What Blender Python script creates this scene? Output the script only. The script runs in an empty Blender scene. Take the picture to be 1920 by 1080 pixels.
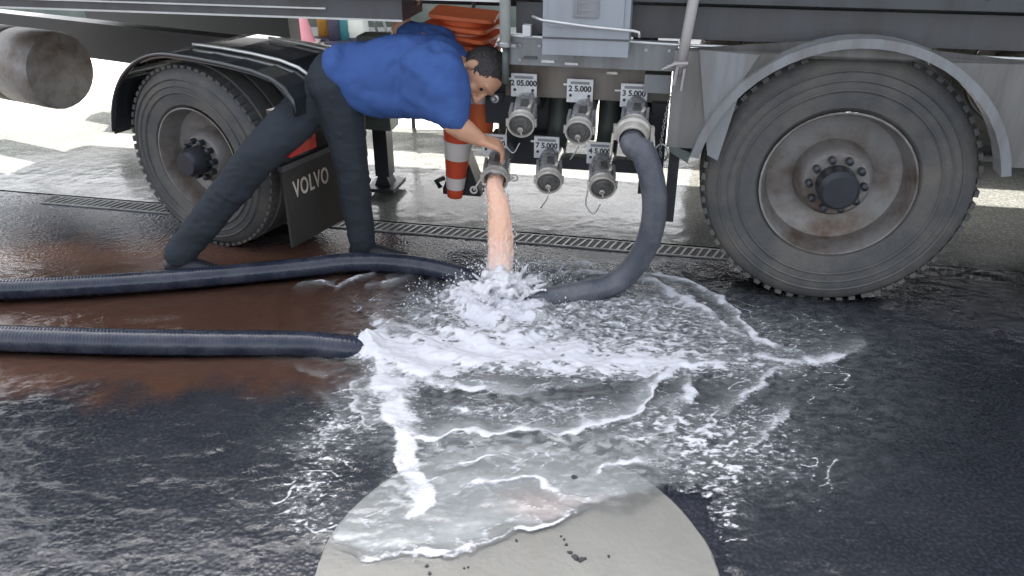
import bpy, bmesh, math, random
import numpy as np
from mathutils import Vector, Matrix, Quaternion

random.seed(7)
rng = np.random.default_rng(11)
SC = bpy.context.scene
COL = SC.collection
R = math.radians

# ------------------------------------------------------------------ camera, sky, sun, exposure
PIT = R(27.5); F = 1500.0; H = 1.55
cd = bpy.data.cameras.new('camera'); cam = bpy.data.objects.new('camera', cd); COL.objects.link(cam)
cam.location = (0, 0, H); cam.rotation_euler = (math.pi/2 - PIT, 0, 0)
cd.sensor_width = 36; cd.lens = 36*F/1920; cd.clip_start = 0.05; cd.clip_end = 400
SC.camera = cam

SUN_EL, SUN_AZ = R(54), R(-10)          # azimuth from +Y, clockwise
W = bpy.data.worlds.new('World'); SC.world = W; W.use_nodes = True
wn = W.node_tree; bg = wn.nodes['Background']
sk = wn.nodes.new('ShaderNodeTexSky'); sk.sky_type = 'NISHITA'; sk.sun_disc = False
sk.sun_elevation = SUN_EL; sk.sun_rotation = SUN_AZ
sk.air_density = 1.0; sk.dust_density = 4.0; sk.ozone_density = 0.6
bw = wn.nodes.new('ShaderNodeRGBToBW'); wn.links.new(sk.outputs[0], bw.inputs[0])      # bright hazy sky: most of the blue washed out
wx_ = wn.nodes.new('ShaderNodeMix'); wx_.data_type = 'RGBA'; wx_.inputs[0].default_value = .72
wn.links.new(sk.outputs[0], wx_.inputs[6]); wn.links.new(bw.outputs[0], wx_.inputs[7])
wn.links.new(wx_.outputs[2], bg.inputs[0]); bg.inputs[1].default_value = 0.15
sd = bpy.data.lights.new('sun', 'SUN'); sun = bpy.data.objects.new('sun', sd); COL.objects.link(sun)
sd.energy = 3.5; sd.angle = R(0.5); sd.color = (1, 0.95, 0.88)
S = Vector((math.sin(SUN_AZ)*math.cos(SUN_EL), math.cos(SUN_AZ)*math.cos(SUN_EL), math.sin(SUN_EL)))
sun.rotation_euler = S.to_track_quat('Z', 'Y').to_euler(); sun.location = (-3, 12, 10)
SC.view_settings.view_transform = 'Standard'; SC.view_settings.look = 'None'
SC.view_settings.exposure = 2.3; SC.view_settings.gamma = 1
SC.view_settings.use_curve_mapping = False

# ------------------------------------------------------------------ helpers
def gp(px, py, z=0.0):                    # photograph measurement -> point on the level z
    x = (px-960)/F; y = -(py-540)/F
    d = (x, math.cos(PIT)+y*math.sin(PIT), -math.sin(PIT)+y*math.cos(PIT))
    t = (z-H)/d[2]
    return Vector((d[0]*t, d[1]*t, z))
def yp(px, py, Y):                        # the same on the upright plane at depth Y
    x = (px-960)/F; y = -(py-540)/F
    d = (x, math.cos(PIT)+y*math.sin(PIT), -math.sin(PIT)+y*math.cos(PIT))
    t = Y/d[1]
    return Vector((d[0]*t, Y, H+d[2]*t))

def tag(o, label=None, cat=None, group=None, kind=None):
    if label: o['label'] = label
    if cat: o['category'] = cat
    if group: o['group'] = group
    if kind: o['kind'] = kind
    return o
def empty(name, loc, rz=0.0):
    o = bpy.data.objects.new(name, None); COL.objects.link(o)
    o.location = loc; o.rotation_euler = (0, 0, rz); o.empty_display_size = 0.1
    return o
def link(name, me, m, parent=None, smooth=False):
    o = bpy.data.objects.new(name, me); COL.objects.link(o)
    if m is not None:
        me.materials.clear(); me.materials.append(m)
    if parent is not None: o.parent = parent
    if smooth: me.polygons.foreach_set('use_smooth', [True]*len(me.polygons))
    return o

class MB:
    """collects shapes for one mesh"""
    def __init__(self): self.bm = bmesh.new()
    def _add(self, vs, fs):
        b = [self.bm.verts.new(v) for v in vs]
        for f in fs:
            try: self.bm.faces.new([b[i] for i in f])
            except ValueError: pass
        return b
    def box(self, a, b, M=None):
        x0, y0, z0 = a; x1, y1, z1 = b
        vs = [Vector(p) for p in ((x0,y0,z0),(x1,y0,z0),(x1,y1,z0),(x0,y1,z0),(x0,y0,z1),(x1,y0,z1),(x1,y1,z1),(x0,y1,z1))]
        if M is not None: vs = [M @ v for v in vs]
        self._add(vs, [(0,3,2,1),(4,5,6,7),(0,1,5,4),(1,2,6,5),(2,3,7,6),(3,0,4,7)]); return self
    def prism(self, pts, axis, a, b):     # polygon in the other two axes, extruded along axis from a to b
        def mk(p, w):
            q = list(p); q.insert(axis, w); return Vector(q)
        n = len(pts)
        vs = [mk(p, a) for p in pts]+[mk(p, b) for p in pts]
        fs = [tuple(range(n))[::-1], tuple(range(n, 2*n))]+[(i, (i+1) % n, n+(i+1) % n, n+i) for i in range(n)]
        self._add(vs, fs); return self
    def tube(self, pts, rad, n=12, cap=True):
        pts = [Vector(p) for p in pts]; m = len(pts)
        rad = rad if hasattr(rad, '__len__') else [rad]*m
        T = [(pts[min(i+1, m-1)]-pts[max(i-1, 0)]).normalized() for i in range(m)]
        up = Vector((0, 0, 1)) if abs(T[0].z) < .9 else Vector((1, 0, 0))
        N = (up-T[0]*up.dot(T[0])).normalized()
        vs = []
        for i in range(m):
            N = (N-T[i]*N.dot(T[i])).normalized(); B = T[i].cross(N)
            for k in range(n):
                a = 2*math.pi*k/n
                vs.append(pts[i]+(N*math.cos(a)+B*math.sin(a))*rad[i])
        fs = [(i*n+k, i*n+(k+1) % n, (i+1)*n+(k+1) % n, (i+1)*n+k) for i in range(m-1) for k in range(n)]
        if cap: fs += [tuple(range(n))[::-1], tuple((m-1)*n+k for k in range(n))]
        self._add(vs, fs); return self
    def lathe(self, prof, o, ax, n=32):   # prof: (radius, along axis)
        o = Vector(o); ax = Vector(ax).normalized()
        u = ax.orthogonal().normalized(); w = ax.cross(u)
        vs = []; m = len(prof)
        for r, h in prof:
            for k in range(n):
                a = 2*math.pi*k/n
                vs.append(o+ax*h+(u*math.cos(a)+w*math.sin(a))*max(r, 1e-5))
        fs = [(i*n+k, i*n+(k+1) % n, (i+1)*n+(k+1) % n, (i+1)*n+k) for i in range(m-1) for k in range(n)]
        self._add(vs, fs); return self
    def sphere(self, c, r, sub=2, sc=(1, 1, 1), rot=None):
        M = Matrix.Translation(Vector(c))
        if rot is not None: M = M @ rot.to_matrix().to_4x4()
        M = M @ Matrix.Diagonal((r*sc[0], r*sc[1], r*sc[2], 1))
        bmesh.ops.create_icosphere(self.bm, subdivisions=sub, radius=1, matrix=M); return self
    def bevel(self, w, seg=2):
        bmesh.ops.bevel(self.bm, geom=[e for e in self.bm.edges if len(e.link_faces) == 2 and e.calc_face_angle(0) > .5],
                        offset=w, segments=seg, profile=.6, affect='EDGES', clamp_overlap=True); return self
    def mesh(self, name):
        bmesh.ops.recalc_face_normals(self.bm, faces=self.bm.faces)
        me = bpy.data.meshes.new(name); self.bm.to_mesh(me); self.bm.free(); return me
    def build(self, name, m, parent=None, smooth=False, auto=False):
        me = self.mesh(name)
        o = link(name, me, m, parent, smooth or auto)
        if auto: 
            try: me.set_sharp_from_angle(angle=R(35))
            except Exception: pass
        return o

def spline(P, n):                          # Catmull-Rom through P, n points per span
    P = [Vector(p) for p in P]; out = []
    Q = [P[0]*2-P[1]]+P+[P[-1]*2-P[-2]]
    for i in range(1, len(Q)-2):
        for k in range(n):
            t = k/n; a, b, c, d = Q[i-1], Q[i], Q[i+1], Q[i+2]
            out.append(.5*((2*b)+(c-a)*t+(2*a-5*b+4*c-d)*t*t+(3*b-a-3*c+d)*t**3))
    out.append(P[-1]); return out
def resample(P, step):
    out = [P[0]]; acc = 0.0
    for a, b in zip(P, P[1:]):
        L = (b-a).length
        if L == 0: continue
        while acc+L >= step:
            t = (step-acc)/L; a = a.lerp(b, t); out.append(a.copy()); L = (b-a).length; acc = 0.0
        acc += L
    return out

PERM = rng.permutation(512).astype(np.int64)
G2 = np.stack([np.cos(np.arange(512)*2.399), np.sin(np.arange(512)*2.399)], 1)
def perlin(x, y, seed=0):
    xi = np.floor(x).astype(np.int64); yi = np.floor(y).astype(np.int64); xf = x-xi; yf = y-yi
    def g(i, j, dx, dy):
        h = PERM[(PERM[(i+seed*37) % 512]+j) % 512]; return G2[h, 0]*dx+G2[h, 1]*dy
    u = xf**3*(xf*(xf*6-15)+10); v = yf**3*(yf*(yf*6-15)+10)
    a = g(xi, yi, xf, yf); b = g(xi+1, yi, xf-1, yf); c = g(xi, yi+1, xf, yf-1); d = g(xi+1, yi+1, xf-1, yf-1)
    return ((a+(b-a)*u)+((c+(d-c)*u)-(a+(b-a)*u))*v)*1.4
def fbm(x, y, o=4, seed=0, gain=.5):
    s = 0; a = 1.0
    for i in range(o): s = s+a*perlin(x*2**i, y*2**i, seed+i*3); a *= gain
    return s
def ridged(x, y, o=3, seed=0):
    s = 0; a = 1.0; t = 0
    for i in range(o): s = s+a*(1-np.abs(perlin(x*2**i, y*2**i, seed+i*5)))**2; t += a; a *= .55
    return s/t
def noise3(p, f, seed=0):
    return (perlin(p[:, 0]*f+p[:, 2]*f*.37, p[:, 1]*f+p[:, 2]*f*.93, seed)+perlin(p[:, 0]*f*.8-p[:, 1]*f*.5, p[:, 2]*f+3.3, seed+1))*.6
def sstep(a, b, x):
    t = np.clip((x-a)/(b-a), 0, 1); return t*t*(3-2*t)

# ------------------------------------------------------------------ materials
def mat(name, col, rough=.5, metal=0., var=.15, scale=8., bump=0., bscale=60., spec=.5, dirt=None, dirt_scale=3., dirt_amt=.5, rvar=.1, coat=0., streak=False):
    m = bpy.data.materials.new(name); m.use_nodes = True
    nt = m.node_tree; b = nt.nodes['Principled BSDF']; L = nt.links.new
    tc = nt.nodes.new('ShaderNodeTexCoord')
    n = nt.nodes.new('ShaderNodeTexNoise'); n.inputs['Scale'].default_value = scale; n.inputs['Detail'].default_value = 6
    L(tc.outputs['Object'], n.inputs['Vector'])
    cr = nt.nodes.new('ShaderNodeMix'); cr.data_type = 'RGBA'
    cr.inputs[6].default_value = (*[c*(1-var) for c in col], 1); cr.inputs[7].default_value = (*[min(1, c*(1+var)) for c in col], 1)
    L(n.outputs['Fac'], cr.inputs[0]); out = cr.outputs[2]
    if dirt:
        d = nt.nodes.new('ShaderNodeTexNoise'); d.inputs['Scale'].default_value = dirt_scale; d.inputs['Detail'].default_value = 8; d.inputs['Roughness'].default_value = .65
        if streak:
            sm_ = nt.nodes.new('ShaderNodeMapping'); sm_.inputs['Scale'].default_value = (3, 3, .35); L(tc.outputs['Object'], sm_.inputs[0]); L(sm_.outputs[0], d.inputs['Vector'])
        else: L(tc.outputs['Object'], d.inputs['Vector'])
        rp = nt.nodes.new('ShaderNodeMapRange'); rp.inputs[1].default_value = .42; rp.inputs[2].default_value = .68; rp.inputs[4].default_value = dirt_amt
        L(d.outputs['Fac'], rp.inputs[0])
        mx = nt.nodes.new('ShaderNodeMix'); mx.data_type = 'RGBA'; mx.inputs[7].default_value = (*dirt, 1)
        L(rp.outputs[0], mx.inputs[0]); L(out, mx.inputs[6]); out = mx.outputs[2]
    L(out, b.inputs['Base Color'])
    rr = nt.nodes.new('ShaderNodeMapRange'); rr.inputs[3].default_value = max(.02, rough-rvar); rr.inputs[4].default_value = min(1, rough+rvar)
    L(n.outputs['Fac'], rr.inputs[0]); L(rr.outputs[0], b.inputs['Roughness'])
    b.inputs['Metallic'].default_value = metal; b.inputs['Specular IOR Level'].default_value = spec
    b.inputs['Coat Weight'].default_value = coat
    if bump:
        bn = nt.nodes.new('ShaderNodeTexNoise'); bn.inputs['Scale'].default_value = bscale; bn.inputs['Detail'].default_value = 4
        L(tc.outputs['Object'], bn.inputs['Vector'])
        bp = nt.nodes.new('ShaderNodeBump'); bp.inputs['Strength'].default_value = bump; bp.inputs['Distance'].default_value = .01
        L(bn.outputs['Fac'], bp.inputs['Height']); L(bp.outputs[0], b.inputs['Normal'])
    return m

M = {}
M['tank'] = mat('tank_grey', (.075, .08, .085), .38, .3, .2, 3, dirt=(.05, .045, .035), dirt_amt=.6, streak=True)
M['rail'] = mat('rail_grey', (.10, .10, .105), .45, .3, .2, 6, dirt=(.06, .05, .04), dirt_amt=.5, streak=True)
M['edge'] = mat('bright_edge', (.62, .62, .6), .35, .6, .2, 20)
M['box'] = mat('box_grey', (.33, .35, .38), .42, .2, .08, 5, dirt=(.2, .2, .2), dirt_amt=.35, streak=True)
M['skirt'] = mat('skirt_grey', (.26, .27, .28), .4, .4, .15, 5, dirt=(.12, .1, .08), dirt_amt=.6, streak=True)
M['brown'] = mat('grimy_manifold', (.21, .19, .165), .45, .35, .25, 7, dirt=(.08, .055, .04), dirt_amt=.7, streak=True)
M['fender'] = mat('fender_grime', (.20, .195, .185), .5, .3, .2, 4, dirt=(.09, .08, .065), dirt_amt=.7, streak=True)
M['pole'] = mat('pale_pole', (.55, .58, .53), .5, .1, .15, 12, dirt=(.3, .3, .27), dirt_amt=.5)
M['pole2'] = mat('dusty_pole', (.40, .37, .36), .5, .2, .15, 12, dirt=(.25, .22, .2), dirt_amt=.5)
M['black'] = mat('black_metal', (.022, .023, .026), .45, .2, .3, 9, bump=.1)
M['dark'] = mat('dark_pipe', (.04, .042, .05), .4, .4, .3, 9)
M['gpipe'] = mat('green_grey_pipe', (.12, .14, .125), .5, .3, .25, 9, dirt=(.06, .05, .04))
M['alu'] = mat('cast_aluminium', (.50, .495, .50), .28, .55, .25, 18, bump=.15, bscale=50, dirt=(.12, .11, .10), dirt_scale=14, dirt_amt=.7)
M['ring'] = mat('worn_ring', (.52, .49, .44), .40, .35, .2, 30, dirt=(.2, .17, .13), dirt_scale=25, dirt_amt=.5)
M['cap'] = mat('cap_grey', (.15, .145, .135), .5, .5, .3, 25, bump=.2, dirt=(.07, .065, .06), dirt_scale=18, dirt_amt=.7)
M['plate'] = mat('label_plate', (.74, .74, .74), .45, 0, .08, 25, dirt=(.42, .41, .4), dirt_scale=22, dirt_amt=.55)
M['strip'] = mat('plate_strip', (.25, .25, .27), .5, 0, .2, 40)
M['ink'] = mat('ink', (.035, .035, .04), .6, 0, .1)
M['rubber'] = mat('tyre_rubber', (.075, .075, .075), .75, 0, .25, 6, bump=.3, bscale=80, dirt=(.15, .135, .115), dirt_scale=5, dirt_amt=.75)
M['rim'] = mat('rim_metal', (.26, .25, .24), .5, .4, .25, 10, bump=.15, dirt=(.10, .06, .035), dirt_scale=6, dirt_amt=.85)
M['gloss'] = mat('glossy_black', (.02, .023, .026), .15, 0, .2, 6, coat=.6)
M['flap'] = mat('mudflap_rubber', (.028, .027, .025), .6, 0, .35, 10, bump=.2, dirt=(.06, .05, .035), dirt_amt=.6)
M['letter'] = mat('flap_print', (.62, .54, .46), .6, 0, .2, 30, dirt=(.2, .17, .14), dirt_scale=20)
M['hose'] = mat('hose_rubber', (.070, .078, .098), .40, 0, .3, 14, bump=.15, dirt=(.15, .15, .155), dirt_scale=7, dirt_amt=.75)
M['hose_wet'] = mat('wet_hose_rubber', (.018, .023, .040), .22, 0, .4, 12, bump=.2, bscale=30, dirt=(.075, .08, .095), dirt_scale=10, dirt_amt=.5)
M['orange'] = mat('cone_red_orange', (.68, .085, .03), .5, 0, .12, 10, dirt=(.42, .06, .03), dirt_amt=.45)
M['orange2'] = mat('cone_orange', (.80, .17, .05), .5, 0, .12, 10, dirt=(.42, .10, .05), dirt_amt=.4)
M['white'] = mat('reflective_white', (.78, .72, .68), .5, 0, .08, 12, dirt=(.5, .42, .38), dirt_amt=.4)
M['shirt'] = mat('blue_cotton', (.047, .098, .275), .85, 0, .12, 5, bump=.12, bscale=400, spec=.2)
M['pants'] = mat('grey_trousers', (.030, .036, .044), .85, 0, .2, 6, bump=.15, bscale=300, spec=.2)
M['skin'] = mat('skin', (.56, .30, .185), .5, 0, .1, 14, bump=.05, bscale=120)
M['skin'].node_tree.nodes['Principled BSDF'].inputs['Subsurface Weight'].default_value = .15
M['skin'].node_tree.nodes['Principled BSDF'].inputs['Subsurface Radius'].default_value = (.02, .008, .004)
M['hair'] = mat('dark_hair', (.035, .03, .028), .6, 0, .4, 60, bump=.5, bscale=150)
M['shoe'] = mat('black_shoe', (.018, .02, .026), .5, 0, .3, 10)
M['eye'] = mat('eye', (.02, .015, .012), .15, 0, .1)
M['lip'] = mat('lip', (.40, .16, .12), .5, 0, .1)
M['steel'] = mat('steel', (.42, .42, .42), .35, .9, .2, 20, dirt=(.14, .11, .09), dirt_scale=10)
M['grate'] = mat('dull_grate', (.36, .36, .35), .4, .4, .3, 30, dirt=(.07, .06, .05), dirt_scale=12)
M['dryconc'] = mat('pale_pavement', (.46, .455, .44), .75, 0, .12, 1.2, bump=.15, bscale=30)

def red_lens():
    m = mat('red_lens', (.62, .03, .035), .2, 0, .2, 12, coat=.5, dirt=(.75, .22, .12), dirt_scale=9, dirt_amt=.45); return m
M['lens'] = red_lens()

def wet_ground(name, col, col2, rough, bscale, bstr, stain=True, spec=.32):
    m = bpy.data.materials.new(name); m.use_nodes = True
    nt = m.node_tree; b = nt.nodes['Principled BSDF']; L = nt.links.new; N = nt.nodes.new
    geo = N('ShaderNodeNewGeometry')
    def noise(sc, det=6, rg=.5, vec=None):
        n = N('ShaderNodeTexNoise'); n.inputs['Scale'].default_value = sc; n.inputs['Detail'].default_value = det; n.inputs['Roughness'].default_value = rg
        L(vec or geo.outputs['Position'], n.inputs['Vector']); return n
    def mr(src, a, b_, c=0, d=1):
        r = N('ShaderNodeMapRange'); r.inputs[1].default_value = a; r.inputs[2].default_value = b_; r.inputs[3].default_value = c; r.inputs[4].default_value = d
        L(src, r.inputs[0]); return r.outputs[0]
    def mixc(f, a, b_):
        x = N('ShaderNodeMix'); x.data_type = 'RGBA'; L(f, x.inputs[0])
        for i, c in ((6, a), (7, b_)):
            if isinstance(c, tuple): x.inputs[i].default_value = (*c, 1)
            else: L(c, x.inputs[i])
        return x.outputs[2]
    def math_(op, a, b_):
        x = N('ShaderNodeMath'); x.operation = op
        for i, c in ((0, a), (1, b_)):
            if isinstance(c, (int, float)): x.inputs[i].default_value = c
            else: L(c, x.inputs[i])
        return x.outputs[0]
    n1 = noise(1.7, 7, .6); n2 = noise(90, 3)
    base = mixc(mr(n1.outputs['Fac'], .35, .65), col, col2)
    base = mixc(mr(n2.outputs['Fac'], .45, .7, 0, .5), base, tuple(min(1, c*2.2) for c in col2))
    if stain:                              # red-brown oily dirt spread on the left of the drain
        sx = N('ShaderNodeSeparateXYZ'); L(geo.outputs['Position'], sx.inputs[0])
        n3 = noise(4.5, 5, .6)
        wob = mr(n3.outputs['Fac'], .3, .7, -.22, .22)
        xx = math_('ADD', sx.outputs[0], wob); yy = math_('ADD', sx.outputs[1], math_('MULTIPLY', wob, .5))
        fx = mr(xx, -.62, -.36, 1, 0); fy = mr(yy, 2.15, 2.3, 0, 1); fy2 = mr(yy, 3.3, 3.6, 1, 0)
        f = math_('MULTIPLY', math_('MULTIPLY', fx, fy), fy2)
        base = mixc(math_('MULTIPLY', f, .9), base, (.125, .060, .037))
    L(base, b.inputs['Base Color'])
    L(mr(n1.outputs['Fac'], .3, .7, rough*.5, rough*1.5), b.inputs['Roughness'])
    b.inputs['Specular IOR Level'].default_value = spec
    v = N('ShaderNodeTexVoronoi'); v.inputs['Scale'].default_value = bscale; L(geo.outputs['Position'], v.inputs['Vector'])
    n4 = noise(14, 4)
    h = math_('ADD', math_('MULTIPLY', v.outputs['Distance'], .5), math_('MULTIPLY', n4.outputs['Fac'], 1.2))
    bp = N('ShaderNodeBump'); bp.inputs['Strength'].default_value = bstr; bp.inputs['Distance'].default_value = .012
    L(h, bp.inputs['Height']); L(bp.outputs[0], b.inputs['Normal'])
    return m
M['asphalt'] = wet_ground('wet_asphalt', (.0185, .0205, .028), (.034, .036, .044), .22, 70, .24)
M['apron'] = wet_ground('wet_concrete', (.13, .135, .125), (.19, .19, .175), .17, 9, .16, stain=False, spec=.22)
M['cover'] = mat('cover_concrete', (.222, .217, .198), .42, 0, .12, 4, rvar=.22, bump=.15, bscale=70, dirt=(.165, .16, .14), dirt_scale=5, dirt_amt=.5)

# ------------------------------------------------------------------ setting
A = R(11.4); P0 = Vector((0, 3.1, 0))
eu = Vector((math.cos(A), -math.sin(A), 0)); ev = Vector((math.sin(A), math.cos(A), 0))
def Lw(u, v, z): return P0+eu*u+ev*v+Vector((0, 0, z))

def sheet(name, pts, z, m, label, cat):
    me = bpy.data.meshes.new(name); me.from_pydata([(p[0], p[1], z) for p in pts], [], [tuple(range(len(pts)))]); me.update()
    o = link(name, me, m); tag(o, label, cat, kind='structure'); return o
sheet('ground', [(-120, -120), (120, -120), (120, 120), (-120, 120)], 0, M['asphalt'], 'dark wet asphalt forecourt around the foaming water', 'ground')
# the drain line runs parallel to the trailer, .43 m behind its side
DV = .385
a, b, c, d = Lw(-12, DV+.075, 0), Lw(14, DV+.075, 0), Lw(14, 2.05, 0), Lw(-12, 2.05, 0)
sheet('concrete_apron', [a, b, c, d], .004, M['apron'], 'smooth wet grey concrete under the tank trailer', 'pavement')
c2, d2 = Lw(40, 40, 0), Lw(-40, 40, 0)
sheet('far_pavement', [d, c, Lw(14, 60, 0), Lw(-12, 60, 0)], .004, M['dryconc'], 'pale sunlit pavement beyond the tank trailer', 'pavement')

dr = empty('drain_grate', Lw(0, DV, 0), -A)
tag(dr, 'long slotted metal drain grate in the wet floor below the valves', 'drain')
MB().box((-2.6, -.045, .002), (3.0, .045, .004)).build('slot_shade', M['ink'], dr)  # flat dark sheet in place of the shaded recess below the bars
MB().box((-2.6, -.051, .001), (3.0, -.045, .0075)).box((-2.6, .045, .001), (3.0, .051, .0075)).build('frame', M['grate'], dr)
bar = MB(); bar.prism([(-.0195, -.044), (-.0095, -.044), (.0195, .044), (.0095, .044)], 2, .0045, .007)
bar_me = bar.mesh('bar'); bar_me.materials.append(M['grate'])
k = 0; u = -2.55
while u < 2.95:
    o = bpy.data.objects.new('bar', bar_me); COL.objects.link(o); o.parent = dr; o.location = (u, 0, random.uniform(-.001, .001)); o.rotation_euler = (0, 0, random.uniform(-.05, .05))
    u += .036; k += 1
CC = Vector((.012, 1.44, 0)); CR = .50
cv = MB(); cv.lathe([(0, .008), (CR-.004, .008), (CR, .005), (CR, .0)], CC, (0, 0, 1), 180)
for v_ in cv.bm.verts:
    q_ = v_.co-CC; rr_ = math.hypot(q_.x, q_.y)
    if rr_ > .4: 
        k_ = 1+.004*math.sin(9*math.atan2(q_.y, q_.x)+1)+random.uniform(-.0025, .0025); v_.co.x = CC.x+q_.x*k_; v_.co.y = CC.y+q_.y*k_
o = cv.build('tank_cover', M['cover']); tag(o, 'round pale concrete tank cover set flush in the dark asphalt', 'manhole cover')
# ------------------------------------------------------------------ water sheet with foam
def poly(pts): return [gp(*p).xy for p in pts]
SRC = np.array([-.04, 2.88])
FR = [  # (pixels measured in the photograph, crest width m, wash behind m, strength)
 ([(628,1030),(660,1046),(700,1050),(770,1052),(830,1046),(870,1032),(900,1020),(950,1000),(1000,994),(1050,985),(1085,972),(1105,955)], .0065, .20, .9),
 ([(640,1002),(700,990),(760,992),(790,1012)], .010, .05, .45),
 ([(1105,940),(1070,938),(1040,926),(1010,905),(985,902),(940,908),(890,922),(850,928),(820,932)], .007, .09, .8),
 ([(800,868),(840,876),(875,880),(905,872),(940,864),(980,868),(1020,880)], .008, .06, .9),
 ([(742,800),(760,822),(800,831),(850,815),(885,819),(915,828),(940,820),(1000,814),(1040,826),(1075,822),(1110,806),(1150,792),(1200,782),(1215,752),(1245,712),(1280,692),(1362,686)], .010, .07, 1.0),
 ([(1080,902),(1110,900),(1150,876),(1190,868),(1250,870)], .012, .05, .8),
 ([(1120,838),(1190,836),(1255,820),(1280,798),(1268,780)], .012, .06, .7),
 ([(718,628),(706,690),(725,735),(740,790),(760,822)], .028, .05, 1.0),
 ([(690,690),(668,730),(655,780),(690,806),(745,806)], .010, .10, .6),
 ([(745,640),(762,690),(800,722),(850,735),(900,742),(960,745)], .020, .09, .9),
 ([(960,745),(1000,738),(1050,736),(1090,730)], .012, .06, .6),
 ([(1195,512),(1240,518),(1285,530),(1330,552),(1370,578),(1420,640),(1500,668)], .012, .05, .8),
 ([(1190,520),(1240,538),(1290,572),(1345,600),(1400,640)], .016, .08, .75),
 ([(1245,768),(1290,762),(1306,745),(1300,706)], .012, .05, .75),
 ([(560,538),(615,536),(628,541),(655,530),(690,518)], .008, .02, .7),
 ([(695,536),(725,538),(742,528),(720,523)], .008, .03, .8),
 ([(985,512),(1040,498),(1085,500),(1140,510)], .008, .03, .6),
 ([(1010,525),(1080,516),(1140,522)], .008, .03, .55),
 ([(700,600),(740,620),(790,632),(840,640)], .012, .04, .8),
 ([(790,640),(850,660),(900,668),(960,664),(1010,655),(1060,640)], .012, .05, .7),
 ([(552,860),(600,830),(625,790),(612,760)], .010, .05, .45),
 ([(560,700),(600,715),(640,702)], .008, .03, .35),
 ([(1150,600),(1230,608),(1290,600),(1362,590)], .012, .05, .5),
 ([(1100,570),(1180,580),(1260,578),(1300,565),(1270,545)], .012, .05, .6),
 ([(1500,690),(1450,700),(1410,730),(1362,780)], .014, .06, .6),
 ([(1362,690),(1430,680),(1530,690),(1620,660)], .018, .07, .7),
 ([(1380,860),(1450,820),(1480,780)], .012, .06, .5),
]
TONGUE = [gp(*p).xy for p in ((735,808),(765,815),(790,845),(815,895),(822,945),(800,980),(765,985),(770,940),(745,890),(722,850))]
STEP = .005
gx = np.arange(-2.5, 2.6, STEP); gy = np.arange(1.05, 3.32, STEP)
X, Y = np.meshgrid(gx, gy)
wx = X+.030*fbm(X*5.5, Y*7, 3, 1)+.006*perlin(X*26, Y*30, 4); wy = Y+.026*fbm(X*6.5, Y*8, 3, 9)+.006*perlin(X*24, Y*28, 6)
foam = np.zeros_like(X); milk = np.zeros_like(X); crest = np.zeros_like(X)
def seg_dist(px, py, P):
    best = np.full(px.shape, 1e9); bd = np.zeros(px.shape)
    for (ax, ay), (bx, by) in zip(P, P[1:]):
        dx, dy = bx-ax, by-ay; L2 = dx*dx+dy*dy
        t = np.clip(((px-ax)*dx+(py-ay)*dy)/L2, 0, 1); qx, qy = ax+t*dx, ay+t*dy
        d2 = (px-qx)**2+(py-qy)**2; mk = d2 < best
        best = np.where(mk, d2, best); bd = np.where(mk, np.hypot(qx-SRC[0], qy-SRC[1]), bd)
    return np.sqrt(best), bd
rs = np.hypot(wx-SRC[0], wy-SRC[1])
rip = ridged(X*7, Y*13, 3, 21)
for pts, w, wash, st in FR:
    P = [(v.x, v.y) for v in poly(pts)]
    xs = [p[0] for p in P]; ys = [p[1] for p in P]; mg = .30
    ix = slice(max(0, int((min(xs)-mg-gx[0])/STEP)), int((max(xs)+mg-gx[0])/STEP)); iy = slice(max(0, int((min(ys)-mg-gy[0])/STEP)), int((max(ys)+mg-gy[0])/STEP))
    dd, bd = seg_dist(wx[iy, ix], wy[iy, ix], P)
    behind = sstep(-.012, .012, bd-rs[iy, ix])
    thin = .55+1.7*np.clip(fbm(X[iy, ix]*4, Y[iy, ix]*4, 2, 31)+.45, 0, 1)
    brk = np.clip(.58+1.5*np.clip(fbm(X[iy, ix]*7+1.7, Y[iy, ix]*9, 3, 37)+.32, 0, 1), 0, 1.05); prof = brk*np.exp(-(dd/(w*thin*np.where(behind > .5, 1.7, .8)))**2)
    ed_ = np.minimum(np.hypot(wx[iy, ix]-P[0][0], wy[iy, ix]-P[0][1]), np.hypot(wx[iy, ix]-P[-1][0], wy[iy, ix]-P[-1][1])); prof = prof*(.12+.88*sstep(.0, .11, ed_)) if len(P) > 3 and st < 1 else prof
    crest[iy, ix] = np.maximum(crest[iy, ix], st*np.exp(-(dd/(w*1.3))**2))
    foam[iy, ix] = np.maximum(foam[iy, ix], st*prof)
    tail = behind*np.exp(-dd/wash)*st
    milk[iy, ix] = np.maximum(milk[iy, ix], .92*tail)
    foam[iy, ix] = np.maximum(foam[iy, ix], .8*tail*np.clip(rip[iy, ix]*1.7-.75, 0, 1))
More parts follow.
